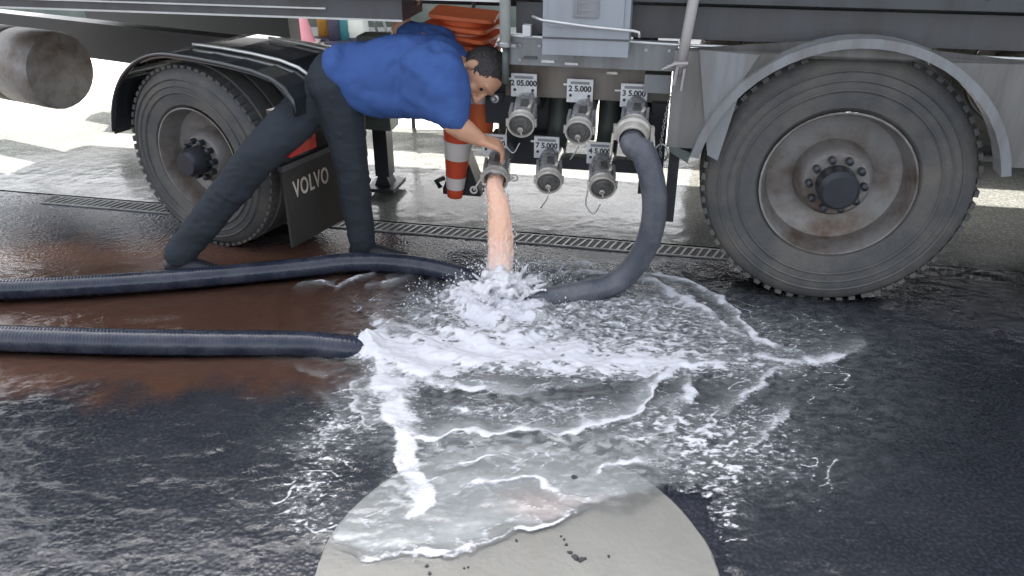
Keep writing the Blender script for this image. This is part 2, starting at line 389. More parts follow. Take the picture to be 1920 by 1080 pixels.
# broad density: (px, py, half width m, half depth m, foam amount, milk amount)
DEN = [(930,570,.17,.16,.9,.95),(930,600,.32,.22,.30,.6),(940,668,.42,.09,.42,.55),(1000,650,.50,.16,.20,.45),(850,660,.25,.14,.45,.5),(1100,690,.33,.11,.45,.5),(1250,690,.30,.06,.40,.5),
       (800,700,.18,.10,.45,.6),(1200,600,.42,.24,.26,.38),(1120,560,.30,.16,.25,.4),(960,770,.40,.10,.14,.22),(1290,640,.40,.25,.2,.25),(720,660,.10,.2,.15,.3),
       (715,660,.08,.07,.55,.5),(780,590,.22,.14,.22,.22),(960,775,.36,.11,.22,.30),(950,850,.42,.10,.0,.60),(870,940,.30,.16,.02,.42),(760,890,.07,.13,.25,.75),(1000,960,.20,.08,.03,.35),(720,980,.16,.10,.0,.30),(1190,860,.25,.09,.06,.35),(1180,915,.12,.06,.06,.42),
       (690,750,.08,.13,.05,.45),(1230,800,.22,.09,.12,.25),(640,800,.25,.22,.26,.05),(600,1000,.14,.16,.23,.0),(1300,830,.30,.2,.26,.06),(1340,950,.10,.22,.26,.04),(590,900,.14,.25,.25,.0),(640,660,.2,.08,.2,.0),
       (1480,720,.45,.35,.20,.14),(1440,880,.3,.25,.22,.06),(1560,620,.3,.25,.16,.08),(700,655,.07,.06,.85,.6),(1040,510,.25,.15,.12,.15),(700,570,.14,.12,.12,.1)]
fd = np.zeros_like(X); md = np.zeros_like(X)
for px, py, rx, ry, fa, ma in DEN:
    c = gp(px, py); g = np.exp(-((wx-c.x)/rx)**2-((wy-c.y)/ry)**2)
    fd = 1-(1-fd)*(1-fa*g); md = 1-(1-md)*(1-ma*g)
# foam veins: ringed round the plunging stream near it, dragged sideways farther off
ang = np.arctan2(wy-SRC[1], wx-SRC[0])
vein = ridged(wx*6.5, wy*15+rs*3, 4, 41)
vein2 = ridged(rs*17+fbm(X*5, Y*5, 2, 3)*1.2, ang*3.2, 3, 55)
vein = np.maximum(vein, .9*vein2*np.exp(-(rs/.7)**2)+.0)
lump = fbm(X*16, Y*26, 4, 61)*.5+.5
tex = .62*vein+.38*lump
foam = np.maximum(foam, sstep(.74, 1.02, tex*.75+fd*.85))
speck = fbm(X*34, Y*60, 3, 77)*.5+.5
foam = np.maximum(foam, .75*sstep(.80, .98, speck*.62+fd*.9+.18*lump))
tg = [(p[0], p[1]) for p in TONGUE]; tg.append(tg[0])
def inside(px, py, P):
    c = np.zeros(px.shape, bool)
    for (x1, y1), (x2, y2) in zip(P, P[1:]):
        c ^= ((y1 > py) != (y2 > py)) & (px < (x2-x1)*(py-y1)/(y2-y1+1e-12)+x1)
    return c
it = inside(wx, wy, tg); td, _ = seg_dist(wx, wy, tg); sd_ = np.where(it, td, -td)
milk = np.maximum(milk, .95*sstep(-.008, .03, sd_)); foam = np.maximum(foam, .80*sstep(-.006, .02, sd_)*(.75+.4*lump))
dap = sstep(.22, .78, fbm(wx*24, wy*46, 4, 101)*.55+.5)
milk = np.clip(np.maximum(milk, md*(.42+.75*dap+.3*(lump-.5))), 0, 1)
foam = np.maximum(foam, .50*sstep(.06, .36, fd)*(.25+.85*speck))
wx2 = X+.05*fbm(X*4, Y*5, 3, 111); wy2 = Y+.04*fbm(X*4, Y*5, 3, 117)
zone = sstep(.03, .30, fd+.45*md); brk2 = np.clip(.2+1.6*(fbm(X*6, Y*8, 3, 121)+.15), 0, 1)
web = sstep(.90, .985, 1-np.abs(perlin(wx2*8, wy2*19, 131)))
r2 = np.hypot(wx2-SRC[0], wy2-SRC[1]); a2 = np.arctan2(wy2-SRC[1], wx2-SRC[0])
arcs = sstep(.88, .98, 1-np.abs(perlin(r2*15, a2*1.5+7, 137)))*np.exp(-(rs/1.1)**2)
web3 = sstep(.92, .99, 1-np.abs(perlin(wx2*19, wy2*38, 141)))
foam = np.maximum(foam, zone*brk2*np.maximum(np.maximum(.62*web, .70*arcs), .42*web3))
foam = np.maximum(foam, .55*dap*sstep(.12, .5, fd)*sstep(.45, .75, speck))
# patches of thick milky liquid on the cover keep a soft outline
oncover = sstep(.0, -.02, np.hypot(X-CC.x, Y-CC.y)-CR)
foam = foam*(1-.35*oncover*sstep(.0, .25, fd))
# where there is no water sheet: the dry lower part of the cover
dryP = [gp(*p).xy for p in ((480,1040),(560,1030),(628,1030),(660,1046),(700,1050),(770,1052),(830,1046),(870,1032),(900,1020),(950,1000),(1000,994),(1050,985),(1085,972),(1105,960),(1150,962),(1215,950),(1270,925),(1320,925),(1345,980),(1380,1100),(1380,1500),(400,1500))]
dp = [(p[0], p[1]) for p in dryP]; dp.append(dp[0])
dry = inside(wx, wy, dp); ddist, _ = seg_dist(wx, wy, dp); edge = np.where(dry, -ddist, ddist); dry = edge < -.035; wet = sstep(-.03, .02, edge)
Z = .0125+.0035*fbm(X*7, Y*12, 3, 81)+.0022*fbm(X*24, Y*42, 3, 83)*sstep(.03, .3, fd+.12)
Z += .006*crest+.0045*np.clip(foam, 0, 1)*lump+.003*milk
hq = gp(702, 657); hg = np.exp(-((wx-hq.x)/.06)**2-((wy-hq.y)/.07)**2); Z += hg*.055*(.45+lump)
near = np.exp(-(rs/.33)**2)
Z += near*(.030*fbm(X*11, Y*15, 4, 91)+.030)
Z += .010*np.exp(-(rs/.8)**2)*np.sin(rs*42+2*fbm(X*4, Y*4, 2, 3))
Z = .0095+(np.maximum(Z, .0105)-.0095)*wet; milk *= sstep(-.008, .045, edge); foam *= sstep(-.03, -.008, edge); milk *= 1-.85*sstep(2.0, 1.8, Y)*(1-oncover)*sstep(-.22, -.34, X)
ny, nx = X.shape
V = np.stack([X, Y, Z], -1).reshape(-1, 3)
idx = np.arange(nx*ny).reshape(ny, nx)
keep = ~(dry[:-1, :-1] & dry[1:, 1:])
Fq = np.stack([idx[:-1, :-1], idx[:-1, 1:], idx[1:, 1:], idx[1:, :-1]], -1)[keep]
used = np.zeros(nx*ny, bool); used[Fq.ravel()] = True
remap = np.cumsum(used)-1
V = V[used]; Fq = remap[Fq]
me = bpy.data.meshes.new('water'); me.vertices.add(len(V)); me.vertices.foreach_set('co', V.ravel())
me.loops.add(Fq.size); me.loops.foreach_set('vertex_index', Fq.ravel().astype(np.int32))
me.polygons.add(len(Fq)); me.polygons.foreach_set('loop_start', np.arange(0, Fq.size, 4, dtype=np.int32)); me.polygons.foreach_set('loop_total', np.full(len(Fq), 4, np.int32))
me.update(); me.validate()
fuel = np.zeros_like(X)
for px, py, rx, ry, am_ in ((1030,955,.12,.045,1.),(985,945,.06,.04,.8),(930,580,.22,.18,.55),(880,640,.2,.08,.3),(720,610,.12,.1,.5)):
    c = gp(px, py); fuel = np.maximum(fuel, am_*np.exp(-((wx-c.x)/rx)**2-((wy-c.y)/ry)**2))
rim_ = np.minimum(np.minimum(X-gx[0], gx[-1]-X), np.minimum(Y-gy[0], gy[-1]-Y))
filmw = sstep(.01, .22, rim_)*sstep(-.034, -.005, edge)          # the film thins out to nothing at its borders
foam *= sstep(0, .1, rim_); milk *= sstep(0, .1, rim_)
for nm, arr in (('foam', foam), ('milk', milk), ('fuel', fuel), ('film', filmw)):
    at = me.attributes.new(nm, 'FLOAT', 'POINT'); at.data.foreach_set('value', np.clip(arr, 0, 1).reshape(-1)[used].astype(np.float32))
me.polygons.foreach_set('use_smooth', np.ones(len(Fq), bool))

def water_mat():
    m = bpy.data.materials.new('foaming_water'); m.use_nodes = True
    nt = m.node_tree; nt.nodes.clear(); N = nt.nodes.new; L = nt.links.new
    out = N('ShaderNodeOutputMaterial'); geo = N('ShaderNodeNewGeometry')
    af = N('ShaderNodeAttribute'); af.attribute_name = 'foam'; am = N('ShaderNodeAttribute'); am.attribute_name = 'milk'
    mp = N('ShaderNodeMapping'); mp.inputs['Scale'].default_value = (1, 1.7, 1); L(geo.outputs['Position'], mp.inputs[0])
    n = N('ShaderNodeTexNoise'); n.inputs['Scale'].default_value = 70; n.inputs['Detail'].default_value = 5; n.inputs['Roughness'].default_value = .65; L(mp.outputs[0], n.inputs['Vector'])
    n2 = N('ShaderNodeTexNoise'); n2.inputs['Scale'].default_value = 28; n2.inputs['Detail'].default_value = 4; L(mp.outputs[0], n2.inputs['Vector'])
    def mth(op, a, b_):
        x = N('ShaderNodeMath'); x.operation = op
        for i, c in ((0, a), (1, b_)):
            if isinstance(c, (int, float)): x.inputs[i].default_value = c
            else: L(c, x.inputs[i])
        return x.outputs[0]
    def mr(src, a, b_, c=0, d=1):
        r = N('ShaderNodeMapRange'); r.interpolation_type = 'SMOOTHSTEP'
        for i, q in ((1, a), (2, b_), (3, c), (4, d)): r.inputs[i].default_value = q
        L(src, r.inputs[0]); return r.outputs[0]
    ff = mr(mth('ADD', af.outputs['Fac'], mth('MULTIPLY', mth('SUBTRACT', n.outputs['Fac'], .5), .95)), .26, .80)
    mm = mth('MULTIPLY', am.outputs['Fac'], mr(n2.outputs['Fac'], .2, .7, .72, 1.0))
    bp = N('ShaderNodeBump'); bp.inputs['Strength'].default_value = .35; bp.inputs['Distance'].default_value = .006
    L(mth('ADD', n2.outputs['Fac'], mth('MULTIPLY', n.outputs['Fac'], .35)), bp.inputs['Height'])
    tr = N('ShaderNodeBsdfTransparent'); aw = N('ShaderNodeAttribute'); aw.attribute_name = 'film'; tc_ = N('ShaderNodeMix'); tc_.data_type = 'RGBA'; tc_.inputs[6].default_value = (1, 1, 1, 1); tc_.inputs[7].default_value = (.93, .95, .97, 1); L(aw.outputs['Fac'], tc_.inputs[0]); L(tc_.outputs[2], tr.inputs[0])
    gl = N('ShaderNodeBsdfGlossy'); gl.inputs['Roughness'].default_value = .06; L(bp.outputs[0], gl.inputs['Normal'])
    fr = N('ShaderNodeFresnel'); fr.inputs[0].default_value = 1.33; L(bp.outputs[0], fr.inputs['Normal'])
    film = N('ShaderNodeMixShader'); L(mth('MULTIPLY', fr.outputs[0], aw.outputs['Fac']), film.inputs[0]); L(tr.outputs[0], film.inputs[1]); L(gl.outputs[0], film.inputs[2])
    mk = N('ShaderNodeBsdfPrincipled'); mk.inputs['Base Color'].default_value = (.50, .515, .52, 1); ft_ = N('ShaderNodeAttribute'); ft_.attribute_name = 'fuel'; mc = N('ShaderNodeMix'); mc.data_type = 'RGBA'; mc.inputs[6].default_value = (.49, .515, .515, 1); mc.inputs[7].default_value = (.53, .455, .435, 1); L(ft_.outputs['Fac'], mc.inputs[0]); L(mc.outputs[2], mk.inputs['Base Color']); mk.inputs['Roughness'].default_value = .12; L(bp.outputs[0], mk.inputs['Normal'])
    fo = N('ShaderNodeBsdfPrincipled'); fo.inputs['Base Color'].default_value = (.66, .66, .69, 1); fo.inputs['Roughness'].default_value = .55; L(bp.outputs[0], fo.inputs['Normal'])
    m1 = N('ShaderNodeMixShader'); L(mm, m1.inputs[0]); L(film.outputs[0], m1.inputs[1]); L(mk.outputs[0], m1.inputs[2])
    m2 = N('ShaderNodeMixShader'); L(ff, m2.inputs[0]); L(m1.outputs[0], m2.inputs[1]); L(fo.outputs[0], m2.inputs[2])
    L(m2.outputs[0], out.inputs[0]); return m
M['water'] = water_mat()
o = link('water', me, M['water']); tag(o, 'shallow milky water streaked with white foam running over the asphalt', 'water', kind='structure')

# ------------------------------------------------------------------ tank trailer (local axes: u along it, v into it)
TR = empty('tank_trailer', P0, -A)
tag(TR, 'grey tank trailer with rows of capped discharge valves along its lower side', 'tank trailer')
tk = MB(); n = 40; prof = []
for k in range(n):
    a = 2*math.pi*k/n; ca, sa = math.cos(a), math.sin(a)
    prof.append((1.27+1.22*math.copysign(abs(ca)**.75, ca), 2.38+1.25*math.copysign(abs(sa)**.75, sa)))
tk.prism(prof, 0, -3.4, 6.5).build('tank', M['tank'], TR, auto=True)
# side rail under the tank with its pressed bright edges
rl = MB(); rl.box((-3.4, .04, 1.035), (-.44, .30, 1.115)).box((-.44, .58, 1.05), (0, .66, 1.115)).box((0, .08, 1.0), (6.5, .30, 1.115)).bevel(.006).build('side_rail', M['rail'], TR, auto=True)
MB().box((-3.4, .034, 1.034), (-.44, .05, 1.041)).box((-3.4, .030, 1.072), (-.75, .0385, 1.078)).build('rail_edge', M['edge'], TR)
MB().box((-.9, .01, 1.12), (-.02, .12, 1.134)).build('ledge', M['edge'], TR)
MB().box((-3.4, .02, 1.135), (6.5, .10, 1.30)).bevel(.01).build('side_panel', M['tank'], TR, auto=True)
# fascia below the rail on the right
MB().box((-.02, .035, .890), (.615, .07, .994)).bevel(.004).build('fascia', M['skirt'], TR, auto=True)
MB().tube([(-.02, .028, .999), (.2, .022, .996), (.45, .02, .994), (.62, .015, .99), (2.4, .01, .985)], .0055, 8).build('fascia_edge', M['edge'], TR)
mbx = MB(); mbx.box((-.06, .17, .735), (.60, .55, .905)).bevel(.012).build('manifold_box', M['brown'], TR, auto=True)
MB().box((.50, .10, .79), (.60, .168, .86)).bevel(.006).build('bracket_plate', M['skirt'], TR, auto=True)
MB().box((.0, .12, .893), (.62, .168, .905)).build('ledge', M['rail'], TR)
for (x0, x1, z, mm_) in ((.11, .16, .905, 'edge'), (.20, .25, .90, 'edge'), (.36, .40, .872, 'ring'), (.04, .09, .915, 'rail')):
    MB().box((x0, .02, z), (x1, .0345, z+.009)).bevel(.002).build('hinge', M[mm_], TR)
# tool box hung on the side
tb = MB(); tb.box((.128, -.075, .955), (.440, .06, 1.50)).bevel(.012, 3); tbo = tb.build('tool_box', M['box'], TR, auto=True)
MB().box((.150, -.083, 1.055), (.418, -.0765, 1.48)).bevel(.004).build('lid_panel', M['box'], tbo, auto=True)
MB().box((.128, -.079, 1.012), (.440, -.0755, 1.018)).build('groove', M['rail'], tbo)
MB().box((.240, -.090, 1.09), (.330, -.0835, 1.21)).bevel(.003).build('latch_plate', M['skirt'], tbo, auto=True)
lt = MB()
for (x0, z0, x1, z1) in ((.247,1.205,.323,1.2),(.247,1.1,.323,1.095),(.247,1.1,.252,1.2),(.318,1.1,.323,1.2),(.262,1.17,.308,1.164),(.262,1.145,.308,1.14),(.262,1.12,.308,1.114)):
    lt.box((min(x0,x1), -.0925, min(z0,z1)), (max(x0,x1), -.0902, max(z0,z1)))
lt.build('latch_marking', M['strip'], tbo)
MB().tube([(.088, -.06, 1.085), (.13, -.095, 1.078), (.30, -.098, 1.062), (.455, -.095, 1.052), (.475, -.095, 1.048), (.478, -.095, 1.03)], .0052, 8).build('latch_rod', M['edge'], tbo, smooth=True)
MB().box((.040, .0, 1.005), (.070, .034, 1.043)).bevel(.003).build('tag_plate', M['plate'], TR)
rv_ = MB()
for i in range(70): rv_.lathe([(0, .004), (.006, .003), (.007, 0)], (-3.2+i*.13, .0195, 1.175), (0, -1, 0), 8)
rv_.build('rivet_row', M['rail'], TR).__setitem__('kind', 'stuff')
bl = MB()
for x_, z_ in ((.025, .965), (.10, .965), (.50, .965), (.585, .965), (.025, .91), (.585, .91)): bl.lathe([(0, .006), (.007, .006), (.008, 0)], (x_, .0345, z_), (0, -1, 0), 6)
bl.build('bolt_set', M['steel'], TR).__setitem__('kind', 'stuff')
# poles and clamps
MB().tube([(-.026, .0, .975), (-.024, .0, 1.7)], .021, 16).build('support_pole', M['pole'], TR, smooth=True)
MB().tube([(-.030, .02, .82), (-.028, .02, .975)], .014, 12).build('lower_rod', M['gpipe'], TR, smooth=True)
MB().lathe([(.0, 0), (.027, 0), (.030, .004), (.030, .016), (.027, .02), (0, .02)], (-.026, 0, .962), (0, 0, 1), 20).box((-.06, -.012, .966), (-.03, .012, .978)).box((-.02, -.014, .964), (.018, .010, .976)).build('pole_clamp', M['steel'], TR, auto=True)
MB().tube([(.626, -.03, .895), (.640, -.03, 1.02), (.690, -.03, 1.55)], [.016, .019, .021], 16).build('support_pole', M['pole2'], TR, smooth=True)
cl = MB(); cl.lathe([(0, 0), (.024, 0), (.026, .004), (.026, .014), (0, .018)], (.628, -.03, .925), (.05, 0, 1), 18)
cl.tube([(.655, -.05, .938), (.61, -.055, .936), (.565, -.06, .915)], [.007, .007, .004], 8).tube([(.62, -.05, .93), (.612, -.05, .86)], .006, 8).tube([(.645, -.05, .92), (.640, -.05, .84)], .005, 8)
cl.build('pole_clamp', M['pole2'], TR, auto=True)
ch = MB()
P = resample(spline([(.612, -.05, .86), (.598, -.05, .78), (.589, -.05, .70), (.583, -.05, .62), (.59, -.05, .585)], 10), .0125)
for i, p in enumerate(P):
    d = (P[min(i+1, len(P)-1)]-P[max(i-1, 0)]).normalized(); s = Vector((1, 0, 0)) if i % 2 else Vector((0, 1, 0))
    s = (s-d*s.dot(d)).normalized(); ring = [p+d*.0085*math.cos(t)+s*.0045*math.sin(t) for t in np.linspace(0, 2*math.pi, 9)]
    ch.tube(ring, .0016, 5, cap=False)
ch.tube([Vector((.588+.026*math.sin(t), -.05+.004*math.cos(2*t), .60-.034*math.cos(t))) for t in np.linspace(.5, 5.6, 18)], .0045, 7)
ch.build('chain', M['steel'], TR, smooth=True)
# wheel guard plate with a rolled arch
WC = (1.25, .485); AR = .555
def arch(r, a0, a1, n): return [(WC[0]+r*math.cos(t), WC[1]+r*math.sin(t)) for t in np.linspace(a0, a1, n)]
g = MB(); g.prism([(.60, .60), (.615, .975), (2.6, .975), (2.6, .60)][0:0] or ([(.605, .62), (.605, .978), (1.885, .978), (1.885, .62)]+arch(AR, R(14), R(166), 24)), 1, -.03, .005)
go = g.build('wheel_guard', M['fender'], TR)
rm = MB(); n = 26
for t0, t1 in zip(np.linspace(R(12), R(168), n)[:-1], np.linspace(R(12), R(168), n)[1:]):
    pass
ro, ri = AR+.010, AR-.022
pts = arch(ro, R(12), R(168), n)+arch(ri, R(168), R(12), n)
rm.prism(pts, 1, -.075, .02).build('arch_lip', M['skirt'], go)
MB().prism([(.69, .985), (.76, .60), (.80, .58), (.86, .90), (.90, .975)], 1, -.038, -.031).build('splash_panel', M['skirt'], go)
MB().box((.62, .006, .30), (.66, 1.1, .96)).build('dark_reflection_panel', M['black'], TR)  # added dark panel, gives the wet floor its dark reflection here
MB().prism([(.61, .635), (.70, .60), (.69, .56), (.62, .60)], 1, -.028, .05).build('guard_bracket', M['gpipe'], TR)
def wheel(parent, cx, v0, width, z, r, name='wheel', side=-1):
    w = empty(name, (cx, v0, z)); w.parent = parent
    o = Vector((0, 0, 0)); hw = width
    prof = [(r*.56, .02), (r*.60, .0), (r*.70, -.006), (r*.82, -.010), (r*.90, -.004), (r*.955, .012), (r*.985, .03), (r, .06), (r, hw-.06), (r*.97, hw-.02), (r*.8, hw), (r*.56, hw)]
    t = MB(); t.lathe(prof, o, (0, 1, 0), 72); ty = t.build('tyre', M['rubber'], w, auto=True)
    gr = MB()
    for q in range(4): 
        y0 = .065+q*(hw-.13)/4
        gr.lathe([(r+.001, y0), (r+.007, y0+.006), (r+.007, y0+(hw-.13)/4-.018), (r+.001, y0+(hw-.13)/4-.012)], o, (0, 1, 0), 72)
    for q in range(3): gr.lathe([(r*(.72+.07*q), -.010), (r*(.73+.07*q), -.0145), (r*(.74+.07*q), -.011)], o, (0, 1, 0), 72)
    for q in range(64):
        a0 = 2*math.pi*q/64; Mq = Matrix.Rotation(a0, 4, 'Y')
        gr.box((-.012, .012, r*.972), (.012, .058, r+.0015), Mq)
    gr.build('tread', M['rubber'], w, auto=True)
    rmm = MB(); rmm.lathe([(r*.57, .0), (r*.555, .0), (r*.53, .03), (r*.50, .10), (r*.30, .12), (r*.27, .05), (r*.24, .03), (0, .03)], o, (0, 1, 0), 48)
    rmm.build('rim', M['rim'], w, auto=True)
    h = MB(); h.lathe([(r*.15, .04), (r*.15, -.05), (r*.12, -.07), (0, -.07)], o, (0, 1, 0), 24)
    for q in range(10):
        a = 2*math.pi*q/10; h.lathe([(.014, .05), (.014, .0), (.0, -.004)], (r*.20*math.cos(a), 0, r*.20*math.sin(a)), (0, 1, 0), 8)
    h.build('hub', M['dark'], w, auto=True)
    return w
for (cx, v0) in ((1.25, .0), (2.58, .0)): wheel(TR, cx, v0, .29, .497, .497)
for (cx, v0) in ((1.25, 2.15), (2.58, 2.15)): wheel(TR, cx, v0, .29, .497, .497)
MB().tube([(1.25, .2, .497), (1.25, 2.3, .497)], .075, 14).tube([(2.58, .2, .497), (2.58, 2.3, .497)], .075, 14).build('axle', M['black'], TR, smooth=True)
MB().box((1.95, -.03, .62), (3.3, .005, .976)).build('side_guard', M['fender'], TR)
MB().box((-3.0, .75, 1.0), (6.5, .90, 1.12)).box((-3.0, 1.62, .95), (6.5, 1.77, 1.12)).build('chassis_beam', M['black'], TR)
MB().box((-3.4, 2.3, .80), (6.5, 2.48, 1.12)).build('far_shade_skirt', M['rail'], TR)  # unseen far side, its depth shaped to shade the floor under the trailer
# landing leg
lg = MB(); lg.box((-.945, .80, .36), (-.80, .93, .83)).bevel(.012); lgo = lg.build('landing_leg', M['gpipe'], TR, auto=True)
MB().box((-.912, .82, .10), (-.835, .91, .358)).build('inner_leg', M['dark'], lgo)
MB().box((-.95, .76, .03), (-.795, .97, .05)).prism([(-.92, .05), (-.83, .05), (-.85, .10), (-.90, .10)], 1, .82, .91).build('foot_plate', M['dark'], lgo)
MB().box((-.96, .775, .56), (-.80, .799, .62)).lathe([(.03, 0), (.03, .03), (0, .03)], (-.92, .799, .46), (0, -1, 0), 16).tube([(-.93, .77, .52), (-1.02, .70, .50), (-1.05, .70, .43)], .011, 8).build('gear_box', M['rail'], lgo, auto=True)

def text_mesh(s, size, extrude=.0006, bold=0.0, spacing=1.0):
    c = bpy.data.curves.new('lettering', 'FONT'); c.body = s; c.size = size; c.extrude = extrude; c.offset = bold
    c.align_x = 'CENTER'; c.align_y = 'CENTER'; c.space_character = spacing; c.resolution_u = 3
    o = bpy.data.objects.new('tmp', c); COL.objects.link(o)
    dg = bpy.context.evaluated_depsgraph_get(); me = bpy.data.meshes.new_from_object(o.evaluated_get(dg))
    bpy.data.objects.remove(o); bpy.data.curves.remove(c); me.name = 'lettering'; return me

def valve(pu, pz, cu, cz, text, kind, cv=-.055, lever=1, skew=0.0):
    """pu,pz: middle of the label plate; cu,cz: middle of the cap"""
    root = empty('discharge_valve', (pu, .13, pz)); root.parent = TR
    w, h = .052, .046
    MB().box((-w, -.004, -h), (w, .004, h)).bevel(.0025).build('label_plate', M['plate'], root)
    MB().box((-w*.72, -.0062, h*.58), (w*.72, -.0042, h*.80)).build('print_strip', M['strip'], root)
    if kind != 'hose': MB().box((-w*1.28, -.003, h*.42), (-w*1.0, .003, h*.58)).build('plate_tab', M['plate'], root)
    else: MB().box((-w*1.45, -.003, h*.3), (-w*1.0, .003, h*.42)).build('plate_tab', M['plate'], root)
    tm = text_mesh(text, .031, .0005, .0010, .98); tm.materials.append(M['ink'])
    t = link('lettering', tm, None, root); t.location = (0, -.0052, .008); t.rotation_euler = (math.pi/2, 0, 0)
    mbs = MB()
    for sx in (-.7, .7): mbs.lathe([(.0, .003), (.006, .003), (.006, 0)], (w*sx, -.004, -h*.40), (0, -1, 0), 10)
    mbs.build('screw', M['ink'], root)
    # body: bent pipe from behind the plate to the mouth
    c = Vector((cu-pu, cv-.13, cz-pz)); ax = Vector((.30*skew, -1, -.30)).normalized()
    back = c-ax*.115
    top = Vector((back.x-.01*skew, back.y+.05, back.z+.006))
    pth = spline([Vector((top.x, .10, top.z-.01)), top, back, c-ax*.02], 8)
    rad = np.interp(np.linspace(0, 1, len(pth)), [0, .35, .6, .85, 1], [.040, .043, .042, .046, .048])
    MB().tube(pth, list(rad), 20).build('body', M['alu'], root, smooth=True)
    # sight window housing on top and cast ribs
    q = (back+c)*.5-ax*.015
    up = (Vector((0, 0, 1))-ax*ax.z).normalized(); sd2 = ax.cross(up)
    Mx = Matrix((sd2, -ax, up)).transposed().to_4x4(); Mx.translation = q
    s = MB(); s.box((-.031, -.042, .026), (.031, .040, .050), Mx).bevel(.006, 2)
    s.box((-.052, -.040, -.03), (-.040, .035, .030), Mx).box((.040, -.040, -.03), (.052, .035, .030), Mx)
    s.build('window_housing', M['alu'], root, auto=True)
    MB().box((-.020, -.026, .0505), (.008, .026, .053), Mx).build('sight_glass', M['cap'], root)
    # lever at the right of the body
    lv = MB(); p1 = Vector((w*.70*lever, -.016, -h*.85)); p2 = Mx @ Vector((-.034*lever, -.022, .058)); p3 = Mx @ Vector((-.026*lever, -.044, .054))
    lv.tube([p1+Vector((0, 0, .01)), p1.lerp(p2, .5), p2, p3], [.0075, .0075, .0065, .006], 8); lv.build('lever', M['ring'], root, smooth=True)
    # flange ring
    fl = MB(); fl.lathe([(.042, -.030), (.051, -.028), (.053, -.020), (.0495, -.014), (.049, .0), (.0535, .004), (.0535, .010), (.0515, .014), (.0475, .014), (.0455, .008), (.044, -.02)], c, ax, 40)
    fl.build('flange_ring', M['ring'], root, auto=True)
    if kind == 'cap':
        cp = MB(); cp.lathe([(.0465, .002), (.045, .008), (.0415, .0085), (.0395, .003), (.029, .0035), (.026, .006), (.012, .0065), (.0, .0065)], c, ax, 40)
        cp.build('cap', M['cap'], root, auto=True)
        kn = MB(); kb = c+ax*.012+Vector((-.002, 0, -.016))
        kn.lathe([(.011, -.003), (.011, .004), (.007, .006), (.0065, .001), (0, .001)], kb, ax, 18); kn.tube([kb+ax*.005, kb+ax*.006+Vector((.006, 0, -.016))], .003, 6)
        kn.build('cap_latch', M['ring'], root, auto=True)
    if kind != 'hose':
        for sgn in (-1, 1):                # cam arm on each side
            e = c+sd2*sgn*.054-ax*.012
            cam_ = MB(); cam_.box((e.x-.005, e.y-.010, e.z-.014), (e.x+.005, e.y+.010, e.z+.014)).bevel(.003)
            if kind == 'open':
                e2 = e+Vector((.024 if sgn*sd2.x > 0 else -.034, -.01, .005 if sgn*sd2.x > 0 else -.055))
                cam_.tube([e, e2], .004, 6); cam_.tube([e2+Vector((.013*math.cos(t), 0, .013*math.sin(t))) for t in np.linspace(0, 2*math.pi, 17)], .0042, 6, cap=False)
            cam_.build('cam_arm', M['ring'], root, auto=True)
    if kind == 'cap':
        s0 = c+Vector((-.045, 0, -.045))
        pts = {0: [c+Vector((.0, .0, -.06)), c+Vector((-.012, -.004, -.085)), c+Vector((-.03, 0, -.115))],
               1: [c+Vector((-.058, .01, -.02)), c+Vector((-.062, .0, -.08)), c+Vector((-.03, -.005, -.115)), c+Vector((-.005, 0, -.075))]}[1 if lever_loop.pop(0) else 0]
        MB().tube(spline(pts, 6), .0028, 6).build('tether', M['steel'], root, smooth=True)
    return root, c, ax
lever_loop = [1, 0, 0, 1]
valve(.023, .790, .047, .683, '2 05.000', 'cap', skew=.25)
valve(.249, .778, .272, .668, '2 5.000', 'cap', skew=.05)
rv, hc, hax = valve(.462, .770, .479, .690, '3 5.000', 'hose', skew=.05)
valve(-.100, .535, -.058, .452, '1 5.000', 'open', skew=.35)
valve(.120, .538, .160, .458, '7 5.000', 'cap', skew=.5)
valve(.340, .528, .374, .452, '4 5.000', 'cap', skew=.5)
# supply pipes behind the valves
pm = MB()
for u_ in (.03, .255, .47): pm.tube(spline([(u_, .20, .70), (u_, .34, .69), (u_+.01, .40, .78), (u_+.01, .42, .95)], 6), .052, 16)
pm.build('supply_pipe', M['dark'], TR, smooth=True)
pm = MB()
for u_ in (-.09, .13, .35): pm.tube(spline([(u_, .18, .47), (u_, .30, .47), (u_+.0, .40, .56), (u_, .42, .80)], 6), .048, 16)
pm.build('supply_pipe', M['gpipe'], TR, smooth=True)
MB().box((-.16, .225, .60), (-.035, .26, .80)).prism([(-.15, .735), (-.075, .735), (-.09, .69), (-.135, .69)], 1, .205, .224).build('valve_bracket', M['dark'], TR)
MB().lathe([(.0, .0), (.018, .0), (.018, .012), (.010, .014), (0, .010)], (-.112, .204, .712), (0, -1, 0), 16).build('bracket_boss', M['alu'], TR, auto=True)
MB().box((.535, .12, .44), (.60, .16, .745)).box((.50, .30, .30), (.60, .34, .74)).build('hose_guard', M['black'], TR)
MB().box((-.155, .45, .48), (.085, .52, .77)).box((.15, .45, .48), (.285, .52, .77)).box((.375, .45, .48), (.60, .52, .77)).build('valve_box', M['dark'], TR)
MB().box((-.16, .36, .38), (.085, .42, .52)).box((.0855, .36, .37), (.56, .42, .425)).build('cross_bar', M['dark'], TR)
# hoop that carries the cones
hp = MB(); hc_ = Vector((-.292, .39, .855))
hp.tube([hc_+Vector((.135*math.cos(t), .135*math.sin(t), 0)) for t in np.linspace(0, 2*math.pi, 33)], .007, 8, cap=False)
hp.tube([hc_+Vector((0, .135, 0)), (-.292, .56, .95), (-.292, .60, 1.06)], .009, 8).build('cone_hoop', M['rail'], TR, smooth=True)

